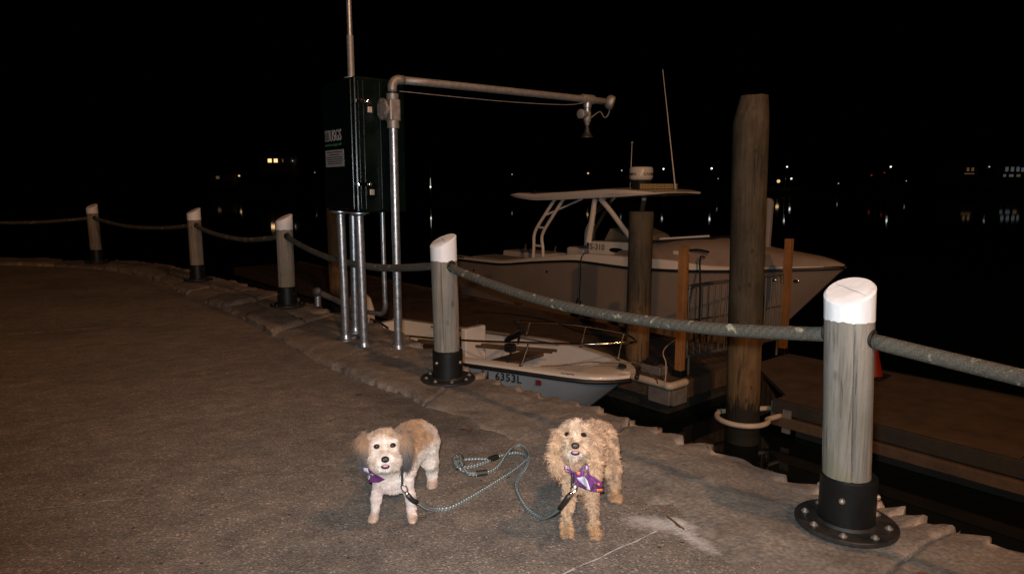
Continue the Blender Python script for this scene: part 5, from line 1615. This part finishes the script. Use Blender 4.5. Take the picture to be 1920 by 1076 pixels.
CR = np.array([0.50, 0.432, 0.385]); TA = np.array([0.285, 0.160, 0.085]); DK_ = np.array([0.045, 0.042, 0.044]); PK = np.array([0.49, 0.405, 0.37])
def col1(p, reg, n):
    nm = np.array([q[5] for q in D1.pr])[reg]
    c = np.tile(PK, (len(p), 1))
    rel = p - D1.nose; fx = rel @ D1.r; fy = rel @ D1.u
    bd = (nm == 'body') | (nm == 'neck') | ((nm == 'leg') & (p[:, 1] > 2.8))
    back = sstep(0.20, 0.255, p[:, 2]) * (1 - 0.6 * sstep(-0.415, -0.36, p[:, 0]) * sstep(2.85, 2.95, p[:, 1]))
    c = np.where(bd[:, None], mixa(np.tile(CR, (len(p), 1)), np.tile(TA, (len(p), 1)), back), c)
    hd = np.isin(nm, ['skull', 'cheek', 'muzzle'])
    t = sstep(0.058, 0.090, fy) * 0.80
    t = np.maximum(t, 0.42 * sstep(0.020, 0.040, np.abs(fx)) * sstep(0.035, 0.0, fy))
    t = np.maximum(t, sstep(0.036, 0.058, np.abs(fx)) * 0.72 * sstep(-0.02, 0.03, fy))
    t = np.maximum(t, 0.75 * np.exp(-((np.abs(fx) - 0.012) ** 2 / 0.00015 + (fy - 0.038) ** 2 / 0.0005)))
    t = t * (1 - 0.85 * np.exp(-(fx ** 2 / 0.00006 + (fy - 0.055) ** 2 / 0.0009)))
    t = t * sstep(0.018, 0.034, np.hypot(fx, fy + 0.004))
    c = np.where(hd[:, None], mixa(np.tile(CR * 1.08, (len(p), 1)), np.tile(TA * 1.05, (len(p), 1)), t), c)
    e = nm == 'ear'
    dk = sstep(0.042, 0.0, fy)
    c = np.where(e[:, None], mixa(np.tile(np.array([0.225, 0.135, 0.080]), (len(p), 1)), np.tile(DK_, (len(p), 1)), dk), c)
    pw = sstep(0.045, 0.02, p[:, 2]) * 0.6
    c = np.where((nm == 'paw')[:, None] | ((nm == 'leg') & (p[:, 2] < 0.05))[:, None], mixa(c, np.tile(TA * 1.15, (len(p), 1)), pw), c)
    return c
def len1(p, nm):
    L_ = np.full(len(p), 0.016)
    L_[nm == 'ear'] = 0.042
    L_[nm == 'skull'] = 0.020
    L_[nm == 'cheek'] = 0.020
    L_[nm == 'muzzle'] = 0.010
    L_[nm == 'leg'] = 0.011
    L_[nm == 'paw'] = 0.009
    L_[nm == 'chest'] = 0.014
    return L_
av = [(D1.march(sx * 0.0295, 0.050), 0.0102) for sx in (-1, 1)] + [(D1.march(0, 0), 0.016), (D1.march(0, -0.025), 0.016)]
dg1 = build_dog(D1, 'dog', 'cream and tan dog with dark-tipped ears, standing at the left', 'dog', 0.0058, 80000, len1, col1, av, 0.0, 0.38)
dog_face(D1, dg1, 0.0295, 0.050, -0.0265, 'nose', 0.0105)
bd1 = drape(D1, [(-0.086, -0.022), (-0.066, -0.028), (-0.044, -0.052), (-0.004, -0.078), (-0.030, -0.088), (-0.078, -0.086)], 0.018, 'bandana', 'purple', dg1, z0=-0.03)
drape(D1, [(-0.082, -0.026), (-0.068, -0.028), (-0.060, -0.052), (-0.064, -0.072), (-0.078, -0.082), (-0.082, -0.06)], 0.0205, 'ghost_print', 'print_white', bd1, z0=-0.03, thick=0.0008)
drape(D1, [(-0.056, -0.050), (-0.046, -0.054), (-0.050, -0.064), (-0.058, -0.062)], 0.0205, 'ghost_print', 'print_white', bd1, z0=-0.03, thick=0.0008)

# ---- dog two: curly apricot coat
D2 = Dog((0.232, 2.39, 0.408), (-0.09, -0.926, 0.364))
fa = np.array([D2.r, D2.u, D2.d])
D2.ell(D2.face(0.004, 0.030, -0.082), (0.054, 0.058, 0.062), fa, 0.02, 'skull')
D2.ell(D2.face(0, -0.006, -0.048), (0.040, 0.032, 0.040), fa, 0.025, 'cheek')
D2.ell(D2.face(0, -0.003, -0.020), (0.025, 0.022, 0.028), fa, 0.018, 'muzzle')
D2.ell(D2.face(0, -0.032, -0.030), (0.019, 0.016, 0.020), fa, 0.014, 'beard')
D2.ell(D2.face(-0.067, -0.026, -0.075), (0.018, 0.080, 0.034), fa, 0.02, 'ear')
D2.ell(D2.face(0.074, -0.042, -0.070), (0.018, 0.080, 0.034), fa, 0.02, 'ear')
D2.cap((0.244, 2.50, 0.355), (0.262, 2.56, 0.285), 0.045, 0.066, 0.035, 'neck')
D2.ell((0.267, 2.545, 0.252), (0.068, 0.070, 0.072), None, 0.03, 'chest')
D2.cap((0.275, 2.58, 0.268), (0.350, 2.80, 0.270), 0.070, 0.074, 0.04, 'body')
for px, top in ((0.214, 0.232), (0.323, 0.310)):
    sg_ = -1 if px < 0.27 else 1
    D2.cap((top, 2.530, 0.215), (px - 0.004 * sg_, 2.508, 0.11), 0.028, 0.0175, 0.025, 'leg')
    D2.cap((px - 0.004 * sg_, 2.508, 0.11), (px, 2.500, 0.030), 0.0175, 0.0165, 0.010, 'leg')
    for q_ in (-1, 0, 1):
        D2.ell((px + 0.009 * q_ + 0.003 * sg_, 2.474 + 0.004 * abs(q_), 0.0125), (0.0085, 0.019, 0.0115), None, 0.006, 'paw')
    D2.ell((px, 2.490, 0.017), (0.019, 0.020, 0.0165), None, 0.008, 'paw')
for hx, px in ((0.408, 0.446), (0.310, 0.315)):
    D2.cap((hx - 0.010, 2.795, 0.245), (hx + 0.018, 2.775, 0.155), 0.050, 0.029, 0.07, 'leg')
    D2.cap((hx + 0.018, 2.780, 0.155), (px, 2.815, 0.09), 0.029, 0.024, 0.04, 'leg')
    D2.cap((px, 2.825, 0.09), (px, 2.805, 0.022), 0.021, 0.021, 0.014, 'leg')
    D2.ell((px, 2.785, 0.018), (0.024, 0.034, 0.0175), None, 0.014, 'paw')
D2.cap((0.380, 2.86, 0.30), (0.43, 2.94, 0.27), 0.022, 0.016, 0.02, 'body')
AP = np.array([0.345, 0.217, 0.134]); LT = np.array([0.45, 0.325, 0.235]); RU = np.array([0.245, 0.128, 0.058]); WH = np.array([0.50, 0.44, 0.39])
def col2(p, reg, n):
    nm = np.array([q[5] for q in D2.pr])[reg]
    c = np.tile(AP, (len(p), 1))
    rel = p - D2.nose; fx = rel @ D2.r; fy = rel @ D2.u
    hd = np.isin(nm, ['skull', 'cheek', 'muzzle'])
    t = sstep(0.05, 0.028, np.abs(fx - 0.004)) * 0.75
    c = np.where(hd[:, None], mixa(c, np.tile(LT, (len(p), 1)), t), c)
    st_ = 0.65 * np.exp(-((np.abs(fx) - 0.024) ** 2 / 0.00012 + (fy - 0.055) ** 2 / 0.00012)) + 0.5 * np.exp(-((np.abs(fx) - 0.016) ** 2 / 0.0001 + (fy - 0.008) ** 2 / 0.0003))
    c = np.where(hd[:, None], mixa(c, np.tile(RU * 1.1, (len(p), 1)), np.clip(st_, 0, 1)), c)
    c = np.where((nm == 'beard')[:, None], mixa(np.tile(LT, (len(p), 1)), np.tile(WH, (len(p), 1)), sstep(-0.044, -0.034, fy)), c)
    pw = sstep(0.075, 0.025, p[:, 2]) * 0.75
    c = mixa(c, np.tile(RU, (len(p), 1)), pw)
    c = np.where((nm == 'ear')[:, None], c * np.array([1.05, 1.02, 1.0]), c)
    return c
def len2(p, nm):
    L_ = np.full(len(p), 0.020)
    L_[nm == 'ear'] = 0.025
    L_[nm == 'skull'] = 0.022
    L_[nm == 'cheek'] = 0.018
    L_[nm == 'muzzle'] = 0.009
    L_[nm == 'beard'] = 0.016
    L_[nm == 'leg'] = 0.0125
    L_[nm == 'paw'] = 0.0115
    return L_
av = [(D2.march(sx * 0.029, 0.040), 0.0118) for sx in (-1, 1)] + [(D2.march(0, 0), 0.016), (D2.march(0, -0.026), 0.015)]
dg2 = build_dog(D2, 'dog', 'curly apricot dog in a purple harness bandana, standing at the right', 'dog', 0.0058, 85000, len2, col2, av, 0.38, 0.42)
dog_face(D2, dg2, 0.029, 0.040, -0.0265, 'nosebrown', 0.0098)
bd2 = drape(D2, [(-0.038, -0.066), (-0.030, -0.068), (-0.012, -0.094), (0.006, -0.098), (0.022, -0.085), (0.034, -0.064), (0.046, -0.066), (0.052, -0.10), (0.100, -0.128), (0.114, -0.170), (0.080, -0.172), (0.040, -0.162), (0.012, -0.150), (-0.006, -0.140), (-0.020, -0.108), (-0.040, -0.088)], 0.022, 'bandana', 'purple', dg2, z0=-0.02)
for nm_, mt, ol in (('ghost_print', 'print_white', [(0.006, -0.118), (0.020, -0.116), (0.034, -0.108), (0.046, -0.124), (0.058, -0.158), (0.044, -0.156), (0.030, -0.140), (0.018, -0.132)]), ('ghost_print', 'print_white', [(-0.034, -0.070), (-0.024, -0.078), (-0.020, -0.090), (-0.034, -0.084)]), ('pumpkin_print', 'print_orange', [(0.006, -0.098), (0.014, -0.094), (0.020, -0.099), (0.016, -0.108), (0.007, -0.107)]), ('pumpkin_print', 'print_orange', [(0.084, -0.162), (0.094, -0.156), (0.106, -0.160), (0.108, -0.167), (0.086, -0.168)]), ('pumpkin_print', 'print_orange', [(0.080, -0.132), (0.088, -0.130), (0.092, -0.138), (0.082, -0.140)]), ('ghost_print', 'print_white', [(-0.006, -0.146), (0.010, -0.150), (0.012, -0.164), (0.0, -0.160)]), ('ghost_print', 'print_white', [(0.034, -0.070), (0.044, -0.070), (0.046, -0.082), (0.038, -0.086)])):
    drape(D2, ol, 0.0247, nm_, mt, bd2, z0=-0.02, thick=0.0008)
drape(D2, [(-0.016, -0.100), (-0.004, -0.102), (0.000, -0.128), (-0.006, -0.158), (-0.016, -0.150)], 0.026, 'harness_strap', 'rubber', dg2, z0=-0.02)

# ================================================================== LEASHES
def snap_hook(parent, a, b):
    a = Vector(a); b = Vector(b); d = (b - a).normalized()
    x = d.cross(Vector((0, 1, 0.3))).normalized()
    loop = [a + d * (0.018 - 0.018 * math.cos(t)) + x * (0.011 * math.sin(t)) for t in [2 * math.pi * k / 16 for k in range(17)]]
    MB().tube(loop, 0.0028, 8).build('snap_loop', 'chrome', parent)
    MB().lathe(a + d * 0.034, [(0.005, 0), (0.008, 0.004), (0.008, 0.018), (0.004, 0.024)], 10, d).build('swivel', 'chrome', parent)
l1 = thing('leash', (-0.31, 2.69, 0.004), 'grey-green rope leash clipped to the cream dog, trailing over the pavement', 'leash', 'rope dog leashes')
pa = cat_rom([(-0.404, 2.492, 0.170), (-0.388, 2.505, 0.142), (-0.368, 2.545, 0.108), (-0.345, 2.62, 0.050), (-0.312, 2.686, 0.013), (-0.259, 2.71, 0.009), (-0.185, 2.80, 0.009), (-0.097, 2.928, 0.009), (-0.013, 3.056, 0.009), (0.055, 3.180, 0.009), (0.072, 3.235, 0.009), (0.062, 3.280, 0.009), (0.032, 3.303, 0.009), (0.003, 3.300, 0.010), (-0.048, 3.272, 0.010), (-0.085, 3.236, 0.011)], 6)
MB().tube(pa, 0.0078, 10, uv=True).build('rope', 'leash', l1, auto=180)
snap_hook(l1, (-0.424, 2.492, 0.212), (-0.404, 2.492, 0.170))
MB().tube([pa[0], pa[3], pa[7], pa[10]], 0.0098, 12).build('sleeve', 'rubber', l1, auto=180)
MB().tube([(-0.428, 2.52, 0.262), (-0.424, 2.497, 0.235), (-0.424, 2.492, 0.209)], 0.0045, 8).build('collar_strap', 'rubber', l1)
MB().tube([(-0.074, 3.249, 0.012), (-0.112, 3.210, 0.013)], 0.0145, 12).build('sleeve', 'rubber', l1)
MB().tube(cat_rom([(-0.108, 3.222, 0.010), (-0.165, 3.228, 0.009), (-0.225, 3.222, 0.009), (-0.262, 3.205, 0.009), (-0.268, 3.165, 0.009), (-0.235, 3.125, 0.009), (-0.17, 3.150, 0.009), (-0.108, 3.204, 0.010)], 6), 0.0075, 10, uv=True).build('handle_loop', 'leash', l1, auto=180)
l2 = thing('leash', (0.06, 2.71, 0.004), 'grey-green rope leash clipped to the apricot dog, curling in a loop', 'leash', 'rope dog leashes')
pb = cat_rom([(0.217, 2.372, 0.232), (0.200, 2.378, 0.205), (0.180, 2.42, 0.150), (0.156, 2.50, 0.085), (0.126, 2.585, 0.026), (0.094, 2.644, 0.010), (0.061, 2.71, 0.009), (0.033, 2.815, 0.009), (0.019, 2.928, 0.009), (0.035, 3.02, 0.010), (0.066, 3.10, 0.020), (0.084, 3.215, 0.026), (0.078, 3.331, 0.013), (0.045, 3.405, 0.009), (0.011, 3.381, 0.010), (-0.008, 3.317, 0.024), (-0.032, 3.235, 0.026), (-0.065, 3.142, 0.012), (-0.092, 3.092, 0.009), (-0.123, 3.062, 0.009)], 6)
MB().tube(pb, 0.0078, 10, uv=True).build('rope', 'leash', l2, auto=180)
snap_hook(l2, (0.236, 2.378, 0.268), (0.217, 2.372, 0.232))
MB().tube([pb[1], pb[5], pb[9], pb[12]], 0.0098, 12).build('sleeve', 'rubber', l2, auto=180)
MB().tube([(-0.118, 3.062, 0.011), (-0.168, 3.048, 0.011)], 0.0145, 12).build('sleeve', 'rubber', l2)
MB().tube(cat_rom([(-0.16, 3.055, 0.010), (-0.20, 3.062, 0.009), (-0.245, 3.095, 0.010), (-0.278, 3.16, 0.022), (-0.283, 3.215, 0.022), (-0.262, 3.245, 0.012), (-0.252, 3.20, 0.022), (-0.240, 3.12, 0.022), (-0.205, 3.05, 0.010), (-0.16, 3.042, 0.010)], 6), 0.0072, 10, uv=True).build('handle_loop', 'leash', l2, auto=180)
rg = MB().tube([(-0.262 + 0.022 * math.cos(a), 3.20 + 0.035 * math.sin(a), 0.020 + 0.012 * math.sin(a)) for a in [2 * math.pi * k / 20 for k in range(21)]], 0.003, 8).build('ring', 'chrome', l2)
MB().tube([(-0.250 + 0.020 * math.cos(a), 3.105 + 0.03 * math.sin(a), 0.022 + 0.008 * math.cos(a)) for a in [2 * math.pi * k / 20 for k in range(21)]], 0.003, 8).build('ring', 'chrome', l2)

# ================================================================== LITTER
tw = MB().tube(cat_rom([(0.628, 2.600, 0.026), (0.643, 2.560, 0.028), (0.655, 2.525, 0.027), (0.672, 2.498, 0.026)], 4), [0.0035] * 6 + [0.005] * 4 + [0.003] * 3, 6).build('twig', 'twig')
tag(tw, 'short dark red-brown twig beside the pale mortar stain', 'twig')
def leaf(p, s, a, label, mat='leaf'):
    c_, s_ = math.cos(a), math.sin(a)
    ol = [(0, 0), (0.35, 0.28), (0.7, 0.24), (1, 0), (0.7, -0.26), (0.3, -0.22)]
    vs = [(p[0] + (x * c_ - y * s_) * s, p[1] + (x * s_ + y * c_) * s, p[2] + abs(y) * 0.5 * s + 0.1 * s * x) for x, y in ol]
    mid = [(p[0] + x * c_ * s, p[1] + x * s_ * s, p[2]) for x in (0.35, 0.7)]
    o = MB().add(vs + mid, [(0, 6, 1), (1, 6, 7, 2), (2, 7, 3), (3, 7, 4), (4, 7, 6, 5), (5, 6, 0)]).build('dry_leaf', mat)
    tag(o, label, 'leaf')
leaf((0.605, 2.640, 0.02), 0.030, 0.4, 'small rusty leaf above the twig by the pale stain')
leaf((-0.30, 3.66, 0.008), 0.07, -0.5, 'crumpled brown leaf on the pavement behind the loose leash')
leaf((-0.24, 3.60, 0.008), 0.05, 1.2, 'smaller brown leaf beside the crumpled one behind the leash', 'twig')
leaf((1.39, 2.13, 0.02), 0.075, 1.1, 'rusty leaf in the stone joint below the nearest post')
leaf((-1.02, 4.28, 0.008), 0.05, 0.2, 'pale leaf scrap on the pavement left of the middle post')
MB_ = MB()
pts = []
for k in range(420):
    x = rng.uniform(-2.6, 0.9); y = rng.uniform(1.9, 4.8)
    r_ = rng.uniform(0.002, 0.0055)
    if x > 0.35 and y > 2.2: continue
    MB_.add([(x - r_, y - r_ * 0.6, 0.001), (x + r_, y - r_, 0.001), (x + r_ * 0.5, y + r_, 0.001), (x - r_, y + r_ * 0.7, 0.001), (x, y, r_ * 1.1)], [(0, 1, 4), (1, 2, 4), (2, 3, 4), (3, 0, 4)])
MT['grit'] = M('grit', (0.10, 0.09, 0.08), 0.9, var=0.5, scale=30, bump=0)
gv = MB_.build('grit', 'grit', smooth=False)
gv['kind'] = 'stuff'; gv['label'] = 'loose grit scattered over the pavement'; gv['category'] = 'grit'

# ================================================================== FAR SHORE
m = MB(); rings = []
for k in range(81):
    x = -480 + 12 * k
    h1 = 3 + 5.5 * (0.5 + 0.5 * math.sin(x * 0.011 + 1)) + 2 * noise.noise(Vector((x * 0.02, 0, 0)))
    if x < -60: h1 += min(5, (-60 - x) * 0.05)
    rings.append([Vector((x, 235 + 6 * math.sin(x * 0.03), WATER - 0.5)), Vector((x, 243, -0.4)), Vector((x, 258, 1.2)), Vector((x, 285, h1 * 0.6)), Vector((x, 330, h1)), Vector((x, 420, WATER - 1))])
m.ring_loft(rings, cap=(False, False), close=False)
sh_ = m.build('far_shore', 'shore'); sh_['kind'] = 'structure'
def far_lamp(x, z, bulb, label, r=0.30, y=250):
    g_ = 0.2
    t = thing('street_lamp', (x, y, g_), label, 'street lamp', 'lamps on the far shore')
    MB().cone((x, y, g_ - 1.0), (x, y, z + 0.3), 0.09, 0.06, 8).build('lamp_pole', 'galv', t)
    MB().cone((x, y - 0.05, z + 0.3), (x, y - 0.9, z + 0.35), 0.05, 0.04, 6).build('lamp_arm', 'galv', t)
    MB().ellipsoid((x, y - 0.9, z), (r, r, r), 10, 8).build('lamp_bulb', bulb, t)
FL = [(39.5, 6.7, 'bulbdim', 'dim far shore lamp left of the radar dome', 0.25), (54.5, 7.25, 'bulb', 'white far shore lamp between radar dome and long antenna', 0.3), (71.8, 7.4, 'bulb', 'white far shore lamp left of the tallest piling', 0.33), (98.9, 8.0, 'bulb', 'white far shore lamp just right of the tallest piling', 0.27), (136.2, 8.0, 'bulb', 'white far shore lamp above the red lights', 0.3), (171.6, 8.0, 'bulbdim', 'far shore lamp between the two pale buildings at right', 0.25), (0.0, 5.3, 'bulbdim', 'faint far shore lamp above the stern of the large boat', 0.2), (74.3, 3.8, 'bulbdim', 'small low far lamp beside the tallest piling', 0.18), (117.8, 2.1, 'bulbdim', 'small low far lamp in the middle of the right shore', 0.2), (142.2, 3.0, 'bulbdim', 'small low far lamp right of the red lights', 0.18), (129.5, 5.0, 'bulbred', 'small red far lamp, left one of the red pair', 0.28), (134.1, 5.9, 'bulbred', 'small red far lamp, right one of the red pair', 0.24), (96.1, 2.9, 'bulbwarm', 'warm yellow lamp low on the far shore beside the tallest piling', 0.62), (100.7, 3.8, 'bulb', 'second low lamp right of the warm yellow one', 0.3), (27.4, 5.7, 'bulbwarm', 'warm far lamp just above the boat hardtop', 0.32), (-98.3, 4.8, 'bulbwarm', 'orange lamp on the far left shore', 0.35), (-78.8, 10.1, 'bulbdim', 'faint lamp right of the lit house windows at left', 0.22), (-71.0, 6.0, 'bulbdim', 'far lamp whose glint shows left of the gauge legs', 0.16)]
for x, z, b_, lb_, r_ in FL: far_lamp(x, z, b_, lb_, r_)
def far_house(x, y, g_, w, h, label, wins, wmat):
    t = thing('house', (x, y, g_), label, 'house')
    MB().box((x, y + 4, g_ + h / 2 - 1), (w / 2, 4, h / 2 + 1)).build('wall', wmat, t, smooth=False)
    ro = MB().prism([(x - w / 2 - 0.4, y - 0.4, g_ + h), (x - w / 2 - 0.4, y + 8.4, g_ + h), (x - w / 2 - 0.4, y + 4, g_ + h + 2.2)], (w + 0.8, 0, 0)).build('roof', 'houseroof', t, smooth=False)
    MB().box((x + w * 0.25, y + 4.5, g_ + h + 1.9), (0.4, 0.4, 0.9)).build('chimney', 'houseroof', ro, smooth=False)
    for wx, wz, ww, wh, wm in wins:
        f = MB().box((wx, y - 0.05, wz), (ww / 2 + 0.12, 0.05, wh / 2 + 0.12)).build('window', 'housewall', t, smooth=False)
        MB().box((wx, y - 0.12, wz), (ww / 2, 0.02, wh / 2)).build('pane', wm, f, smooth=False)
far_house(-84.5, 250, 7.0, 14, 4.6, 'far house on the left shore with two brightly lit windows', [(-87.25, 10.2, 1.35, 1.3, 'warmwin'), (-85.1, 10.2, 1.35, 1.3, 'warmwin'), (-82.6, 10.2, 0.5, 1.1, 'dimwin')], 'housewall')
far_house(-105, 250, 2.0, 9, 3.6, 'dim far house with one faint orange window at left', [(-106.4, 4.2, 1.2, 1.0, 'dimwin')], 'housewall')
far_house(181, 250, 2.6, 9.5, 5.2, 'pale lit building at the far right end of the shore', [(178.6, 7.2, 1.1, 1.7, 'coolwin'), (180.6, 7.2, 1.1, 1.7, 'coolwin'), (182.6, 7.2, 1.1, 1.7, 'coolwin'), (184.3, 7.0, 0.9, 1.5, 'coolwin'), (178.0, 4.9, 1.0, 0.9, 'coolwin'), (180.4, 4.9, 1.6, 0.9, 'coolwin'), (183.0, 4.9, 1.4, 0.9, 'dimwin')], 'housewall')
MT['facade'] = emit('floodlit_facade', (0.75, 0.85, 0.8), 0.03)
far_house(165.5, 252, 3.6, 8.5, 4.2, 'dim grey building left of the pale lit one on the right shore', [(165.9, 7.2, 0.9, 1.4, 'dimwin'), (167.6, 7.2, 0.9, 1.4, 'dimwin'), (166.5, 5.6, 3.6, 0.35, 'dimwin')], 'housewall')
# moored yacht out in the harbour
yx, yy = -14.4, 122
yt = thing('moored_sailboat', (yx, yy, WATER), 'moored sailboat with a lit mast right of the gauge pole', 'sailboat')
rings = []
for k in range(9):
    u_ = k / 8; b_ = 1.3 * math.sin(math.pi * min(1, u_ * 0.85 + 0.15)) ** 0.7
    rings.append([Vector((yx - 4 + 8 * u_, yy - b_, WATER + 0.9)), Vector((yx - 4 + 8 * u_, yy, WATER - 0.4)), Vector((yx - 4 + 8 * u_, yy + b_, WATER + 0.9))])
MB().ring_loft(rings).build('hull', 'rubber', yt)
MB().cone((yx, yy, WATER + 0.6), (yx, yy, WATER + 6.2), 0.07, 0.05, 8).build('mast', 'gel', yt)
MB().cone((yx, yy - 0.08, WATER + 2.8), (yx, yy - 0.08, WATER + 4.3), 0.07, 0.03, 8).build('mast_light', 'bulbdim', yt)
MB().ellipsoid((yx, yy - 0.1, WATER + 2.75), (0.14, 0.14, 0.14), 8, 6).build('deck_light', 'bulb', yt)
